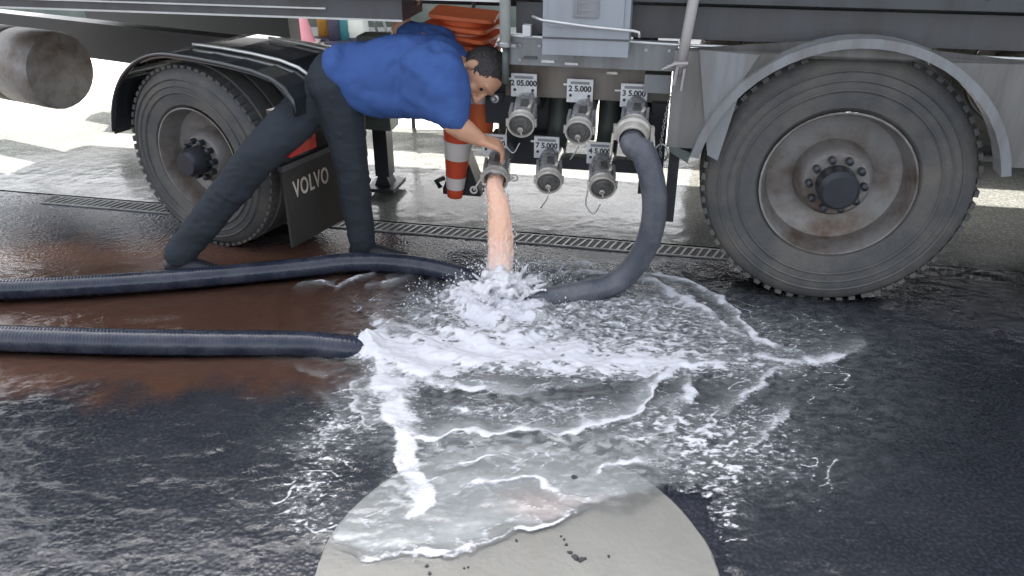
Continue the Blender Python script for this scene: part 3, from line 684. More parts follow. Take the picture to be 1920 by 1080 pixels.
# ------------------------------------------------------------------ hoses
def hose(name, pts, rad, m, label, ridge=.0016, pitch=.013, cuffs=False):
    P = resample(spline(pts, 24), pitch/4)
    rads = [rad+ridge*math.cos(2*math.pi*i/4) for i in range(len(P))]
    root = empty(name, P[0])
    inv = Matrix.Translation(-P[0])
    b_ = MB(); b_.tube([p-P[0] for p in P], rads, 22); b_.build('hose_tube', m, root, smooth=True)
    tag(root, label, 'hose', group='thick discharge hoses'); return root, P
m0 = TR.matrix_basis @ Matrix.Identity(4)
def from_truck(p): return Lw(p.x, p.y, p.z)
hs = from_truck(Vector((.462, .13, .770))+hc); ha = (eu*hax.x+ev*hax.y+Vector((0, 0, hax.z)))
h0 = hs+ha*.02
pts = [h0, h0+ha*.05+Vector((.004, 0, -.02)), yp(1208, 290, 2.86), yp(1224, 345, 2.84), yp(1227, 395, 2.84), yp(1219, 440, 2.86), yp(1200, 483, 2.89), yp(1172, 517, 2.90), yp(1135, 538, 2.88), gp(1095, 547, .045), gp(1045, 557, .03), gp(1000, 566, .005), gp(950, 575, -.03)]
hr, _ = hose('discharge_hose', pts, .0475, M['hose'], 'grey corrugated hose arching from the upper right valve down into the foam', .0006, .009)
cf = MB(); cf.lathe([(.050, -.012), (.0665, -.010), (.0675, .012), (.060, .020), (.058, .045), (.054, .055), (.049, .055)], h0-h0, ha, 36)
cfo = cf.build('coupling', M['ring'], hr, auto=True)
for sgn in (-1, 1):
    lv = MB(); e = eu*sgn*.068; lv.box((e.x-.007, e.y-.02, e.z-.03), (e.x+.007, e.y+.01, e.z+.025)); lv.tube([e+Vector((sgn*.006, 0, -.01)), e+Vector((sgn*.014, -.02, -.09))], .006, 8)
    lv.build('cam_arm', M['ring'], hr, auto=True)
hose('discharge_hose', [(-3.2, 2.86, .05), (-2.2, 2.86, .05), (-1.5, 2.94, .05), gp(552, 503, .05), gp(640, 493, .05), gp(720, 492, .05), gp(790, 499, .05), gp(850, 512, .042), gp(890, 525, .02), gp(920, 540, -.03)], .042, M['hose_wet'], 'wet blue-black hose lying from the left behind the brown patch', .0007)
hose('discharge_hose', [(-3.0, 2.60, .045), (-2.2, 2.52, .045), (-1.4, 2.47, .045), gp(552, 645, .032), gp(620, 650, .030), gp(660, 654, .018), gp(695, 658, -.010), gp(725, 664, -.055), gp(745, 668, -.10)], .048, M['hose_wet'], 'soaked dark hose half under water in front of the brown patch', .0007)

# ------------------------------------------------------------------ stream and splash
def stream_mat():
    m = bpy.data.materials.new('pink_fuel'); m.use_nodes = True
    nt = m.node_tree; b = nt.nodes['Principled BSDF']; N = nt.nodes.new; L = nt.links.new
    tc = N('ShaderNodeTexCoord'); mp = N('ShaderNodeMapping'); mp.inputs['Scale'].default_value = (60, 60, 5); L(tc.outputs['Object'], mp.inputs[0])
    n = N('ShaderNodeTexNoise'); n.inputs['Scale'].default_value = 1; n.inputs['Detail'].default_value = 5; L(mp.outputs[0], n.inputs['Vector'])
    cr = N('ShaderNodeMix'); cr.data_type = 'RGBA'; cr.inputs[6].default_value = (.95, .54, .37, 1); cr.inputs[7].default_value = (.95, .64, .50, 1); L(n.outputs['Fac'], cr.inputs[0])
    L(cr.outputs[2], b.inputs['Base Color']); b.inputs['Roughness'].default_value = .12
    b.inputs['Subsurface Weight'].default_value = .5; b.inputs['Subsurface Radius'].default_value = (.05, .025, .015); b.inputs['Subsurface Scale'].default_value = .6
    sx = N('ShaderNodeSeparateXYZ'); L(tc.outputs['Object'], sx.inputs[0]); n5 = N('ShaderNodeTexNoise'); n5.inputs['Scale'].default_value = 45; L(tc.outputs['Object'], n5.inputs['Vector'])
    ad = N('ShaderNodeMath'); ad.operation = 'MULTIPLY_ADD'; ad.inputs[1].default_value = -.22; L(n5.outputs['Fac'], ad.inputs[0]); L(sx.outputs[2], ad.inputs[2])
    ra = N('ShaderNodeMapRange'); ra.inputs[1].default_value = .16; ra.inputs[2].default_value = -.06; ra.inputs[4].default_value = .9; L(ad.outputs[0], ra.inputs[0])
    ae = N('ShaderNodeMix'); ae.data_type = 'RGBA'; ae.inputs[7].default_value = (.80, .74, .73, 1); L(ra.outputs[0], ae.inputs[0]); L(cr.outputs[2], ae.inputs[6]); L(ae.outputs[2], b.inputs['Base Color'])
    b.inputs['Transmission Weight'].default_value = .08; b.inputs['IOR'].default_value = 1.36
    bp = N('ShaderNodeBump'); bp.inputs['Strength'].default_value = .5; bp.inputs['Distance'].default_value = .012; L(n.outputs['Fac'], bp.inputs['Height']); L(bp.outputs[0], b.inputs['Normal'])
    return m
M['fuel'] = stream_mat()
M['foam'] = mat('splash_foam', (.72, .71, .725), .5, 0, .05, 30, bump=.3, bscale=130)
M['foam'].node_tree.nodes['Principled BSDF'].inputs['Subsurface Weight'].default_value = .3
M['foam'].node_tree.nodes['Principled BSDF'].inputs['Subsurface Radius'].default_value = (.03, .03, .03)
oc = Lw(-.058, -.055, .452)                   # mouth of the open valve
oax = (eu*.105+ev*-1+Vector((0, 0, -.30))).normalized()
SP = spline([oc-oax*.03+Vector((0, 0, -.016)), oc+oax*.02+Vector((0, 0, -.020)), Vector((-.052, 2.985, .36)), Vector((-.046, 2.955, .22)), Vector((-.048, 2.93, .09)), Vector((-.05, 2.92, -.01))], 22)
n = 56; vs = []; m_ = len(SP)
for i, p in enumerate(SP):
    t = i/(m_-1); T = (SP[min(i+1, m_-1)]-SP[max(i-1, 0)]).normalized()
    s = Vector((1, 0, 0)); s = (s-T*s.dot(T)).normalized(); q = T.cross(s)
    rw = np.interp(t, [0, .15, .3, .55, .8, 1], [.032, .032, .037, .049, .048, .066]); rq = np.interp(t, [0, .2, .5, 1], [.028, .030, .032, .042])
    for k in range(n):
        a_ = 2*math.pi*k/n; ca, sa = math.cos(a_), math.sin(a_)
        P1 = lambda x, y, sd: float(perlin(np.array([x+50.]), np.array([y+50.]), sd)[0])
        j = 1+.10*P1(ca*2.2+t*1.2, sa*2.2+t*5.0, 3)*(.3+t)+.16*t*P1(ca*5, sa*5+t*7, 8)+(.05+.12*t)*P1(a_*4.5, t*42, 12)+.07*t*P1(a_*9, t*90, 14)
        vs.append(p+(s*ca*rw+q*sa*rq)*j)
me = bpy.data.meshes.new('liquid_stream')
me.from_pydata([v-SP[-1] for v in vs], [], [(i*n+k, i*n+(k+1) % n, (i+1)*n+(k+1) % n, (i+1)*n+k) for i in range(m_-1) for k in range(n)]+[tuple(range(n))])
me.update(); o = link('liquid_stream', me, M['fuel'], None, True); o.location = SP[-1]
tag(o, 'thick peach-coloured stream of liquid gushing from the open valve', 'liquid')

def evaluate(o, name):
    dg = bpy.context.evaluated_depsgraph_get(); dg.update()
    me = bpy.data.meshes.new_from_object(o.evaluated_get(dg), depsgraph=dg); me.name = name
    old = o.data; bpy.data.objects.remove(o); bpy.data.meshes.remove(old); return me
def remesh(mb, name, voxel, smooth=6, fac=.5):
    o = mb.build('tmp', None)
    r = o.modifiers.new('r', 'REMESH'); r.mode = 'VOXEL'; r.voxel_size = voxel; r.use_smooth_shade = True
    if smooth:
        s = o.modifiers.new('s', 'SMOOTH'); s.iterations = smooth; s.factor = fac
    return evaluate(o, name)
def get_co(me):
    a = np.empty(len(me.vertices)*3, np.float32); me.vertices.foreach_get('co', a); return a.reshape(-1, 3)
def get_no(me):
    a = np.empty(len(me.vertices)*3, np.float32); me.vertex_normals.foreach_get('vector', a); return a.reshape(-1, 3)
def set_co(me, a): me.vertices.foreach_set('co', a.astype(np.float32).ravel()); me.update()

sp = MB(); C0 = Vector((-.048, 2.90, 0))
for i in range(340):
    a_ = random.uniform(0, 2*math.pi); r_ = abs(random.gauss(0, .085))
    hmax = .115*math.exp(-(r_/.13)**2)+.012
    c = C0+Vector((r_*math.cos(a_)*1.25, r_*math.sin(a_)*1.0-.03, random.uniform(0, hmax)))
    sp.sphere(c, random.uniform(.010, .024), 1, (1, 1, random.uniform(.6, 1.2)))
for i in range(40):                            # thrown tongues
    a_ = random.uniform(0, 2*math.pi); r_ = random.uniform(.05, .13); e = random.uniform(.35, 1.15); ln = random.uniform(.03, .10)
    p = C0+Vector((r_*math.cos(a_)*1.2, r_*math.sin(a_)-.02, random.uniform(.02, .06))); d = Vector((math.cos(a_)*math.cos(e), math.sin(a_)*math.cos(e), math.sin(e)))
    for q in range(6): sp.sphere(p+d*ln*q/5-Vector((0, 0, .02*(q/5)**2)), .014*(1-.10*q), 1)
me = remesh(sp, 'foam_splash', .0045, 4)
co = get_co(me); no = get_no(me); co += no*(.0055*noise3(co, 45, 5)+.002*noise3(co, 120, 8))[:, None]; co -= np.array(C0, np.float32); set_co(me, co)
o = link('foam_splash', me, M['foam'], None, True); o.location = C0
tag(o, 'burst of white foam where the stream hits the ground', 'splash')
dm = MB()
for i in range(1500):
    a_ = random.uniform(0, 2*math.pi); r_ = random.uniform(.05, .34)**1.0; hh = random.uniform(.0, .17)*math.exp(-(r_/.2)**2)+.018
    c = C0+Vector((r_*math.cos(a_)*1.2, r_*math.sin(a_), hh)); dm.sphere(c, random.choice((.0009, .0011, .0014, .0018, .0024, .0038)), 1, (1, 1, random.uniform(.8, 1.6)))
tc_ = [random.random()**.7 for _ in range(40)]
for i in range(230):
    t = min(.999, max(0, random.choice(tc_)+random.gauss(0, .012))); p = SP[int(t*(m_-1))]; sgn = random.choice((-1, 1))
    dm.sphere(p+Vector((sgn*(.030+.022*t+abs(random.gauss(0, .014))), random.uniform(-.04, .03), 0)), random.choice((.0010, .0014, .002, .0032)), 1, (1, 1, random.uniform(1, 2.2)))
o = dm.build('spray_droplets', M['foam'], None, smooth=True); tag(o, 'fine spray of droplets thrown up around the splash', 'spray', kind='stuff')

# ------------------------------------------------------------------ traffic cones hung upside down
def cone(name, u, v, ztop, h, rb, rt, tilt, label, mains, parts=True):
    root = empty(name, Lw(u, v, ztop), -A+random.uniform(-.15, .15)); root.rotation_euler.x = random.uniform(-.02, .02); root.rotation_euler.y = tilt
    tag(root, label, 'traffic cone', group='traffic cones hung upside down')
    b_ = MB(); s = rb*1.12; c_ = .03; pts = []
    for sx, sy in ((1, 1), (-1, 1), (-1, -1), (1, -1)):
        for t in np.linspace(0, math.pi/2, 5):
            a0 = {(1, 1): 0, (-1, 1): math.pi/2, (-1, -1): math.pi, (1, -1): 1.5*math.pi}[(sx, sy)]
            pts.append((sx*(s-c_)+c_*math.cos(a0+t), sy*(s-c_)+c_*math.sin(a0+t)))
    b_.prism(pts, 2, -.014, .0).build('base_flange', M['orange2'], root, auto=True)
    rad = lambda f: rb*.90+(rt-rb*.90)*f
    zs = mains
    for f0, f1, mm_ in zs:
        k_ = MB(); e = .0012 if mm_ == 'white' else 0
        k_.lathe([(rad(f0)+e, -.014-(h-.014)*f0), (rad((f0+f1)/2)+e, -.014-(h-.014)*(f0+f1)/2), (rad(f1)+e, -.014-(h-.014)*f1)]+([(rad(f1)*.7, -h-.004), (0, -h-.004)] if f1 == 1 else []), (0, 0, 0), (0, 0, 1), 36)
        k_.build('white_band' if mm_ == 'white' else ('cone_tip' if f1 == 1 else 'cone_band'), M[mm_], root, smooth=True)
    return root
ban = [(0, .20, 'orange2'), (.20, .38, 'white'), (.38, .54, 'orange'), (.54, .66, 'white'), (.66, .80, 'orange'), (.80, .92, 'white'), (.92, 1.0, 'orange')]
ban = [(0, .22, 'orange2'), (.22, .40, 'white'), (.40, .585, 'orange'), (.585, .715, 'white'), (.715, .845, 'orange'), (.845, .935, 'white'), (.935, 1.0, 'orange')]
cone('traffic_cone', -.290, .39, .875, .695, .122, .036, .10, 'red and white banded cone hanging tip down, lowest of the stack', ban)
short = [(0, .25, 'orange2'), (.25, .45, 'white'), (.45, 1.0, 'orange')]
order = ['second', 'third', 'fourth', 'fifth', 'topmost']
for i in range(4):
    cone('traffic_cone', -.288+random.uniform(-.008, .008), .39+random.uniform(-.006, .006), .911+.037*i, .26, .122, .085, .10+random.uniform(-.015, .015), ['orange cone base nested second from the bottom of the stack', 'orange cone base nested third from the bottom of the stack', 'orange cone base nested just below the top of the stack', 'topmost orange cone base of the stack beside the pole'][i], short)
cone('traffic_cone', -.205, .33, .80, .28, .088, .046, -.02, 'short orange cone with white collar hanging right of the long one', [(0, .16, 'orange2'), (.16, .30, 'ink'), (.30, .45, 'white'), (.45, 1, 'orange2')])
ck = empty('wheel_chock', Lw(-.32, .47, .185), -A); tag(ck, 'black rubber wheel chock behind the tip of the long cone', 'wheel chock')
MB().prism([(-.03, .19), (.02, .19), (.085, .012), (.085, 0), (-.10, 0), (-.10, .03)], 1, -.05, .06).bevel(.008).build('wedge', M['black'], ck, auto=True)
MB().tube([(-.12, -.02, .02), (-.14, -.02, .05), (-.10, -.02, .07)], .012, 8).build('grip', M['black'], ck, smooth=True)
MB().tube([(0, 0, .18), (.0, .0, .45), (.0, .3, .64)], .004, 6).build('strap', M['black'], ck)

# ------------------------------------------------------------------ tractor unit at the left
TY = R(27); TT = empty('tractor_truck', (-.962, 3.17, 0), -TY)
tag(TT, 'dark tractor truck with red tail light and lettered mud flap', 'truck')
fl = MB(); fl.prism([(0, .10), (.52, .10), (.53, .445), (0, .445)], 0, .0, .012)
flo = fl.build('mud_flap', M['flap'], TT)
tm = text_mesh('VOLVO', .105, .0008, .0015, 1.12); tm.materials.append(M['letter'])
t = link('lettering', tm, None, flo); t.location = (.0135, .165, .345); t.rotation_euler = (math.pi/2, 0, math.pi/2); t.scale = (.62, 1, 1)
MB().box((-.004, -.01, .447), (.02, .55, .47)).build('flap_bar', M['rail'], TT)
MB().box((-.03, .0, .475), (.004, .42, .70)).bevel(.01).build('light_board', M['gloss'], TT, auto=True)
lo = MB(); lo.box((.005, .03, .50), (.035, .20, .605)).bevel(.008, 3); lo = lo.build('tail_light', M['lens'], TT, auto=True)
MB().box((.036, .04, .512), (.040, .10, .59)).build('reflector', M['lens'], lo)
FC = (-.50, .415)
prof_o = [(FC[0]+.465*math.cos(t), FC[1]+.465*math.sin(t)) for t in np.linspace(R(170), R(90), 22)]+[(-.36, .878), (-.2, .870), (-.05, .856), (.04, .836), (.10, .806), (.135, .765), (.145, .70)]
prof_i = [(x-(.016 if x > .09 else 0), z-(.016 if x <= .11 else .006)) for x, z in prof_o]
fd_ = MB()
for i in range(len(prof_o)-1):
    fd_.prism([prof_o[i], prof_o[i+1], prof_i[i+1], prof_i[i]], 1, -.02, .50)
bmesh.ops.remove_doubles(fd_.bm, verts=fd_.bm.verts, dist=1e-5)
fdo = fd_.build('fender', M['gloss'], TT, auto=True)
MB().tube([(x, -.022, z) for x, z in prof_o], .010, 8).build('fender_lip', M['gloss'], fdo, smooth=True)
MB().tube([(x, .14, z+.012) for x, z in prof_o[-9:-2]], .0075, 8).build('fender_highlight', M['edge'], fdo, smooth=True)  # bright tube put in for the highlight along the glossy fender
MB().tube([(x, .42, z+.010) for x, z in prof_o[-7:-2]], .006, 8).build('fender_highlight', M['edge'], fdo, smooth=True)  # second highlight line, also built as a bright tube
wheel(TT, FC[0], .02, .50, .412, .412)
MB().box((-3.2, .85, .55), (-1.0, .95, .76)).box((-3.2, 1.6, .55), (-1.3, 1.7, .76)).build('chassis_rail', M['black'], TT)
ft = MB(); ft.lathe([(0, 0), (.19, 0), (.20, .02), (.20, .30), (.19, .32), (0, .32)], (-1.75, .33, .62), (-1, 0, 0), 28); ft.lathe([(.19, .32), (.20, .34), (.20, .95), (.19, .97), (0, .97)], (-1.75, .33, .62), (-1, 0, 0), 28)
ft.build('air_tank', M['rim'], TT, auto=True)

# ------------------------------------------------------------------ the man at the valve
PB = Vector((-.69, 3.22, 0))
def cap(mb, a, ra, b_, rb, n=8, sub=2):
    a = Vector(a); b_ = Vector(b_)
    k_ = max(2, int((b_-a).length/(min(ra, rb)*.45))+1)
    for i in range(k_+1):
        t = i/k_; mb.sphere(a.lerp(b_, t), ra+(rb-ra)*t, sub)
HIP = Vector((-.672, 3.27, .845)); CHE = Vector((-.36, 3.28, .865)); NEK = Vector((-.225, 3.27, .865))
RS, RE, RW_ = Vector((-.255, 3.10, .865)), yp(852, 232, 3.03), yp(900, 262, 3.04)
LS, LE, LW_ = Vector((-.32, 3.38, .905)), yp(752, 55, 3.44), yp(757, 18, 3.44)
RH, RK, RA = Vector((-.690, 3.20, .80)), Vector((-.664, 3.19, .44)), Vector((-.668, 3.245, .085))
LH, LK, LA = Vector((-.72, 3.33, .80)), Vector((-1.02, 3.08, .535)), Vector((-1.40, 3.06, .12))
HC = Vector((-.120, 3.225, .838)); crown = Vector((.86, -.12, .22)).normalized(); face = Vector((.30, -.62, -.72)); face = (face-crown*face.dot(crown)).normalized(); side = crown.cross(face)
Q = Matrix((side, face, crown)).transposed().to_quaternion()        # local x side, y face, z crown
def hd(x, y, z): return HC+side*x+face*y+crown*z
bd = MB()
bd.sphere(HC, .1, 3, (.76, .93, .98), Q)
bd.sphere(hd(0, .028, -.055), .07, 3, (.86, .90, 1.0), Q)              # jaw
bd.sphere(hd(0, .062, -.095), .028, 2, (1.1, .8, .8), Q)               # chin
for x in (-.03, .03): bd.sphere(hd(x, .066, -.045), .030, 2, (1, .7, 1), Q)   # cheeks
bd.sphere(hd(0, .080, .022), .045, 2, (1.1, .32, .35), Q)               # brow
for t in range(5): bd.sphere(hd(0, .088+.0055*t, .005-.011*t), .010+.0012*t, 2)   # nose
for x in (-1, 1): bd.sphere(hd(x*.014, .100, -.042), .009, 2); bd.sphere(hd(x*.080, -.008, -.018), .030, 2, (.30, .62, 1.0), Q)
bd.sphere(hd(0, .080, -.072), .022, 2, (1.1, .45, .35), Q)
cap(bd, hd(0, -.02, -.07), .055, NEK, .062)
cap(bd, NEK, .07, CHE, .12); cap(bd, CHE, .12, HIP, .085); cap(bd, NEK, .06, RS, .06); cap(bd, NEK, .06, LS, .06)
cap(bd, RS, .058, RE, .047); cap(bd, RE, .047, RE.lerp(RW_, .35), .046); cap(bd, RE.lerp(RW_, .35), .046, RW_, .029)
cap(bd, LS, .056, LE, .043); cap(bd, LE, .043, LW_, .030)
for h_, k_, a_ in ((RH, RK, RA), (LH, LK, LA)):
    cap(bd, h_, .088, k_, .055); cap(bd, k_, .056, k_.lerp(a_, .35), .055); cap(bd, k_.lerp(a_, .35), .055, a_, .036)
# right hand on the valve body, fingers over the top of it
def hand(mb, wr, dirv, palm_n, thumb_side, curl, sc=.95):
    d = Vector(dirv).normalized(); n_ = (Vector(palm_n)-d*Vector(palm_n).dot(d)).normalized(); s_ = d.cross(n_)*thumb_side
    for j in range(4):
        off = (j-1.5)*.0195*sc
        cap(mb, wr+s_*off*.55-n_*0, .017*sc, wr+d*.075*sc+s_*off, .0125*sc)
        ln = (.030, .034, .032, .025)[3-j]*sc*1.05
        p = wr+d*.082*sc+s_*off; dd = d.copy()
        for q in range(3):
            ang_ = curl[q]; dd = (dd*math.cos(ang_)+n_*math.sin(ang_)).normalized()
            nd = Vector(n_); n2 = (n_*math.cos(ang_)-d*math.sin(ang_))
            p2 = p+dd*ln*(1, .8, .65)[q]; cap(mb, p, (.0098-.0008*q)*sc, p2, (.0092-.0008*q)*sc); p = p2
    p = wr+d*.02*sc+s_*.030*sc; p2 = p+(d*.7+s_*.7+n_*.35).normalized()*.042*sc; p3 = p2+(d*.8+n_*.7+s_*.05).normalized()*.03*sc
    cap(mb, p, .014*sc, p2, .0115*sc); cap(mb, p2, .0115*sc, p3, .009*sc)
hand(bd, RW_, Vector((.88, .12, -.30)), Vector((-.2, .25, -.95)), 1, (.75, .95, .75))
hand(bd, LW_, Vector((.1, -.35, .7)), Vector((.1, -.9, -.2)), 1, (.6, .8, .6))
person = empty('person', (PB.x, PB.y, 0))
tag(person, 'man in blue T-shirt and dark trousers bending over to hold the open valve', 'person')
def place(me, m, name, parent=person):
    co = get_co(me); co -= np.array((PB.x, PB.y, 0), np.float32); set_co(me, co); return link(name, me, m, parent, True)
place(remesh(bd, 'body', .0042, 4), M['skin'], 'body')
# hair: cap over the back and top of the skull
hr_ = MB(); hr_.sphere(hd(0, -.012, .012), .1, 3, (.82, .93, 1.0), Q)
hme = remesh(hr_, 'hair', .005, 2); co = get_co(hme)
lx = (co-np.array(HC, np.float32)); lf = lx @ np.array(face, np.float32); lc = lx @ np.array(crown, np.float32)
no = get_no(hme)
cut = (lf > .055+.0*lc) & (lc < .062) | (lc < -.055)
co += no*(.004*noise3(co, 90, 3))[:, None]
co[cut] -= no[cut]*.03
set_co(hme, co); place(hme, M['hair'], 'hair')
ey = MB()
for x in (-.032, .032): ey.sphere(hd(x, .083, -.002), .0095, 2, (1.3, .6, .8), Q)
co_me = ey.mesh('eyes'); place(co_me, M['eye'], 'eyes')
lp_ = MB(); lp_.sphere(hd(0, .094, -.073), .020, 2, (1.1, .25, .28), Q); place(lp_.mesh('lips'), M['lip'], 'lips')
# T-shirt
sh = MB()
def ell(mb, c, r, sc, q=None): mb.sphere(c, r, 3, sc, q)
for t in np.linspace(0, 1, 18):                       # body of the shirt, hanging loose under the chest
    zt = np.interp(t, [0, .2, .45, .8, 1], [.930, .950, .975, .990, .955]); zb = np.interp(t, [0, .12, .28, .6, .85, 1], [.775, .715, .672, .660, .672, .70])
    dep = np.interp(t, [0, .3, .7, 1], [.160, .172, .178, .155])
    ell(sh, Vector((-.695+.405*t, 3.265, (zt+zb)/2)), 1, (.070, dep, (zt-zb)/2))
    ell(sh, Vector((-.690+.40*t, 3.215, zb+.09)), 1, (.06, dep*.75, .09))
cap(sh, Vector((-.36, 3.14, .78)), .105, Vector((-.262, 3.06, .745)), .078)
cap(sh, Vector((-.34, 3.13, .86)), .11, Vector((-.265, 3.07, .80)), .085)
sh.sphere(RS, .088, 2); cap(sh, Vector((-.29, 3.17, .87)), .105, Vector((-.248, 3.11, .83)), .092); cap(sh, Vector((-.248, 3.11, .83)), .090, RS.lerp(RE, .82), .074)
cap(sh, Vector((-.32, 3.34, .90)), .090, LS.lerp(LE, .25), .075); sh.sphere(LS+Vector((.01, 0, .01)), .088, 2); cap(sh, LS.lerp(LE, .25), .076, LS.lerp(LE, .72), .062)
cap(sh, Vector((-.28, 3.27, .875)), .105, Vector((-.225, 3.27, .868)), .072)
sme = remesh(sh, 'tshirt', .0075, 14)
co = get_co(sme); no = get_no(sme)
wr_ = .010*noise3(co*np.array((1.0, 1.0, .55), np.float32), 11, 3)+.009*np.abs(noise3(co*np.array((1.3, 1, .6), np.float32), 17, 6))
dirn = (co[:, 0]*.6+co[:, 2]*1.0)
fold = .006*np.sin(dirn*58+3*noise3(co, 6, 4))*np.clip(noise3(co, 5, 12)+.3, 0, 1)
co += no*(wr_+fold*1.3-.003)[:, None]; set_co(sme, co); place(sme, M['shirt'], 'tshirt')
# trousers
tr_ = MB()
for t in np.linspace(0, 1, 6): ell(tr_, Vector((-.738, 3.265, .808)).lerp(Vector((-.665, 3.27, .800)), t), 1, (.085, .155, .105))
cap(tr_, RH+Vector((-.01, 0, 0)), .107, RK, .070); cap(tr_, RK, .070, RK.lerp(RA, .5), .066); cap(tr_, RK.lerp(RA, .5), .066, RA+Vector((.005, 0, -.03)), .060)
cap(tr_, LH, .105, LK, .082); cap(tr_, LK, .080, LA+Vector((0, 0, .0)), .066)
tme = remesh(tr_, 'trousers', .0075, 8)
co = get_co(tme); no = get_no(tme)
wr_ = .007*noise3(co*np.array((1, 1, 1.4), np.float32), 10, 23)+.006*np.abs(noise3(co*np.array((1, 1, 1.8), np.float32), 19, 29))+.0025*np.sin(co[:, 2]*80+co[:, 0]*50+9*noise3(co, 9, 2))*np.clip(noise3(co, 6, 15)+.1, 0, 1)
co += no*wr_[:, None]; set_co(tme, co); place(tme, M['pants'], 'trousers')
for an, dx in ((RA, Vector((.95, -.25, 0))), (LA, Vector((.8, -.2, 0)))):
    dx = dx.normalized(); s_ = MB(); heel = Vector((an.x, an.y, .045)) if an is RA else Vector((an.x-.02, an.y, .065)); toe = heel+dx*.19+Vector((0, 0, -.012))
    cap(s_, heel-dx*.02, .044, heel+dx*.08, .042); cap(s_, heel+dx*.08, .042, toe, .034); cap(s_, heel, .044, an+Vector((0, 0, .01)), .044)
    sm = remesh(s_, 'shoe', .006, 4); co = get_co(sm); co[:, 2] = np.maximum(co[:, 2], .006); set_co(sm, co); place(sm, M['shoe'], 'shoe')

# ------------------------------------------------------------------ what shows beyond the trailer
def at(px, Y, z=.008): return Vector(((px-960)/F*(Y*math.cos(PIT)+H*math.sin(PIT)), Y, z))
M['yellow'] = mat('yellow_paint', (.62, .36, .06), .5, 0, .2, 8, dirt=(.3, .16, .06))
M['teal'] = mat('teal_paint', (.05, .20, .24), .5, 0, .2, 8)
M['cabw'] = mat('cabinet_white', (.62, .66, .62), .5, 0, .08, 6, dirt=(.5, .5, .48))
M['pink'] = mat('pink_plastic', (.75, .32, .36), .5, 0, .2, 8)
M['navy'] = mat('dark_post', (.06, .06, .10), .5, 0, .2, 8)
M['green'] = mat('green_grey_panel', (.13, .17, .15), .6, 0, .3, 6, dirt=(.25, .25, .22))
c = at(672, 8.5); cb = empty('cabinet', c); tag(cb, 'white metal cabinet standing beyond the trailer above the man\'s back', 'cabinet')
MB().box((-.09, -.15, .05), (.09, .15, 1.3)).bevel(.012).build('cabinet_body', M['cabw'], cb, auto=True)
MB().box((-.08, -.158, .10), (.08, -.151, 1.25)).bevel(.003).build('door', M['cabw'], cb)
MB().box((-.10, -.16, 0), (.10, .16, .05)).build('plinth', M['navy'], cb)
for px, m_k, w_, lab, nm in ((613, 'yellow', .085, 'yellow-orange post beyond the trailer left of the teal post', 'post'), (647, 'teal', .05, 'teal post beside the white cabinet', 'post'), (630, 'navy', .07, 'dark purple post between the yellow and teal posts', 'post')):
    c = at(px, 8.45+random.uniform(-.1, .2)); p_ = empty('bollard_post', c); tag(p_, lab, 'post')
    MB().tube([(0, 0, 0), (0, 0, 1.4)], w_, 14).build('shaft', M[m_k], p_, smooth=True)
    MB().lathe([(0, 0), (w_*1.7, 0), (w_*1.7, .015), (w_, .03)], (0, 0, 0), (0, 0, 1), 16).build('foot', M['navy'], p_, auto=True)
c = at(560, 8.3); p_ = empty('pink_cone', c); tag(p_, 'pink and white plastic cone at the far left beyond the fender', 'cone')
MB().lathe([(.17, .02), (.05, .5), (.04, .52), (0, .52)], (0, 0, 0), (0, 0, 1), 20).build('cone_body', M['pink'], p_, smooth=True)
MB().box((-.2, -.2, 0), (.2, .2, .02)).build('base', M['white'], p_)
c = at(705, 8.8); rk = empty('bicycle_rack', c); tag(rk, 'rack of slanting grey bars right of the white cabinet', 'rack')
for i in range(5): MB().tube([(-.18+i*.10, 0, 0), (-.34+i*.10, .02, .75)], .014, 8).build('bar', M['pole' if i % 2 else 'steel'], rk, smooth=True)
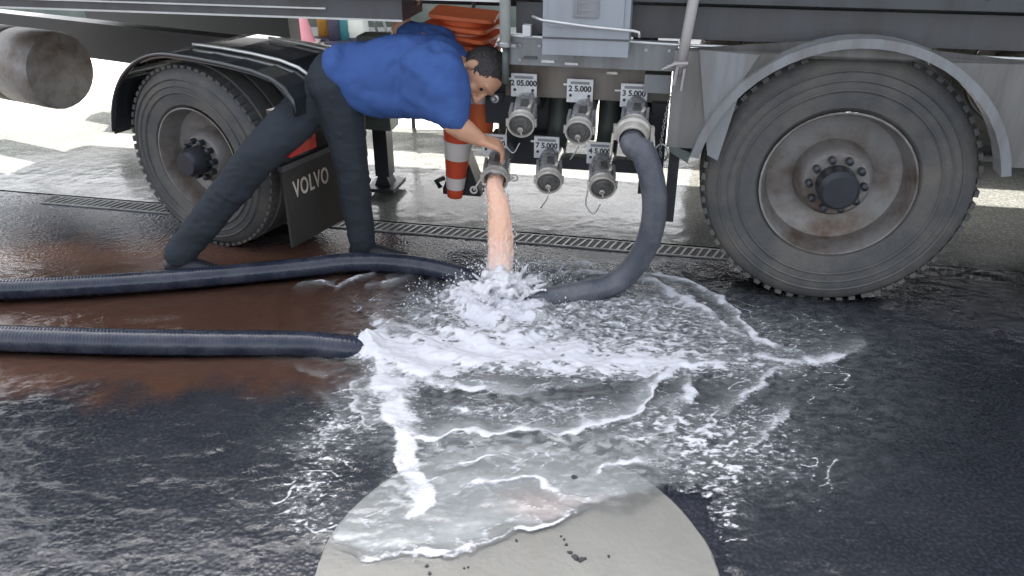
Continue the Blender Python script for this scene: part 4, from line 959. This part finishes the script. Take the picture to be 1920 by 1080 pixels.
MB().box((-.25, -.03, 0), (.35, .03, .03)).build('foot_rail', M['steel'], rk)
for px, w_ in ((588, .16),):
    c = at(px, 8.75); p_ = empty('panel_board', c); tag(p_, 'green-grey board standing left of the yellow post', 'board')
    MB().box((-w_, -.02, .1), (w_, .02, 1.2)).build('panel', M['green'], p_)
    MB().tube([(-w_, 0, 0), (-w_, 0, 1.25)], .02, 8).build('leg', M['navy'], p_, smooth=True); MB().tube([(w_, 0, 0), (w_, 0, 1.25)], .02, 8).build('leg', M['navy'], p_, smooth=True)
# low barrier in the bright gap under the man's chest
c = at(776, 5.32); br = empty('metal_barrier', c); tag(br, 'low grey barrier with horizontal rails in the bright gap behind the man', 'barrier')
MB().box((-.012, -.012, 0), (.012, .012, .75)).build('post', M['rail'], br); MB().box((.46, -.012, 0), (.484, .012, .75)).build('post', M['rail'], br)
for z in (.075, .15, .27, .40, .55): MB().box((.013, -.008, z), (.459, .008, z+.018)).build('rail', M['rail'], br)
wl = empty('perimeter_wall', (0, 9.3, 0)); tag(wl, 'low green-grey wall running behind the posts and cabinet', 'wall')
MB().box((-30, 0, 0), (30, .2, 1.62)).build('wall_face', M['green'], wl); MB().box((-30, -.03, 1.62), (30, .23, 1.70)).build('coping', M['box'], wl)

# ------------------------------------------------------------------ dirt specks on the tank cover
gm = MB()
for px, py, s_ in ((1062,1022,.006),(1068,1036,.009),(1080,1046,.014),(1088,1050,.012),(1097,1048,.006),(1141,1044,.006),(968,1014,.006),(800,1062,.008),(806,1076,.008),(1076,895,.012),(1058,1012,.005),(1052,1006,.004),(878,1064,.004),(870,1066,.004)):
    p = gp(px, py, .0085 if py > 900 else .02); s_ *= .8
    pts = [(p.x+s_*random.uniform(.5, 1.2)*math.cos(a_), p.y+s_*random.uniform(.4, 1.1)*math.sin(a_)) for a_ in np.linspace(0, 2*math.pi, 8)[:-1]]
    gm.prism(pts, 2, p.z, p.z+.003)
o = gm.build('grit', M['ink']); tag(o, 'dark bits of grit and leaf on the pale tank cover', 'grit', kind='stuff')
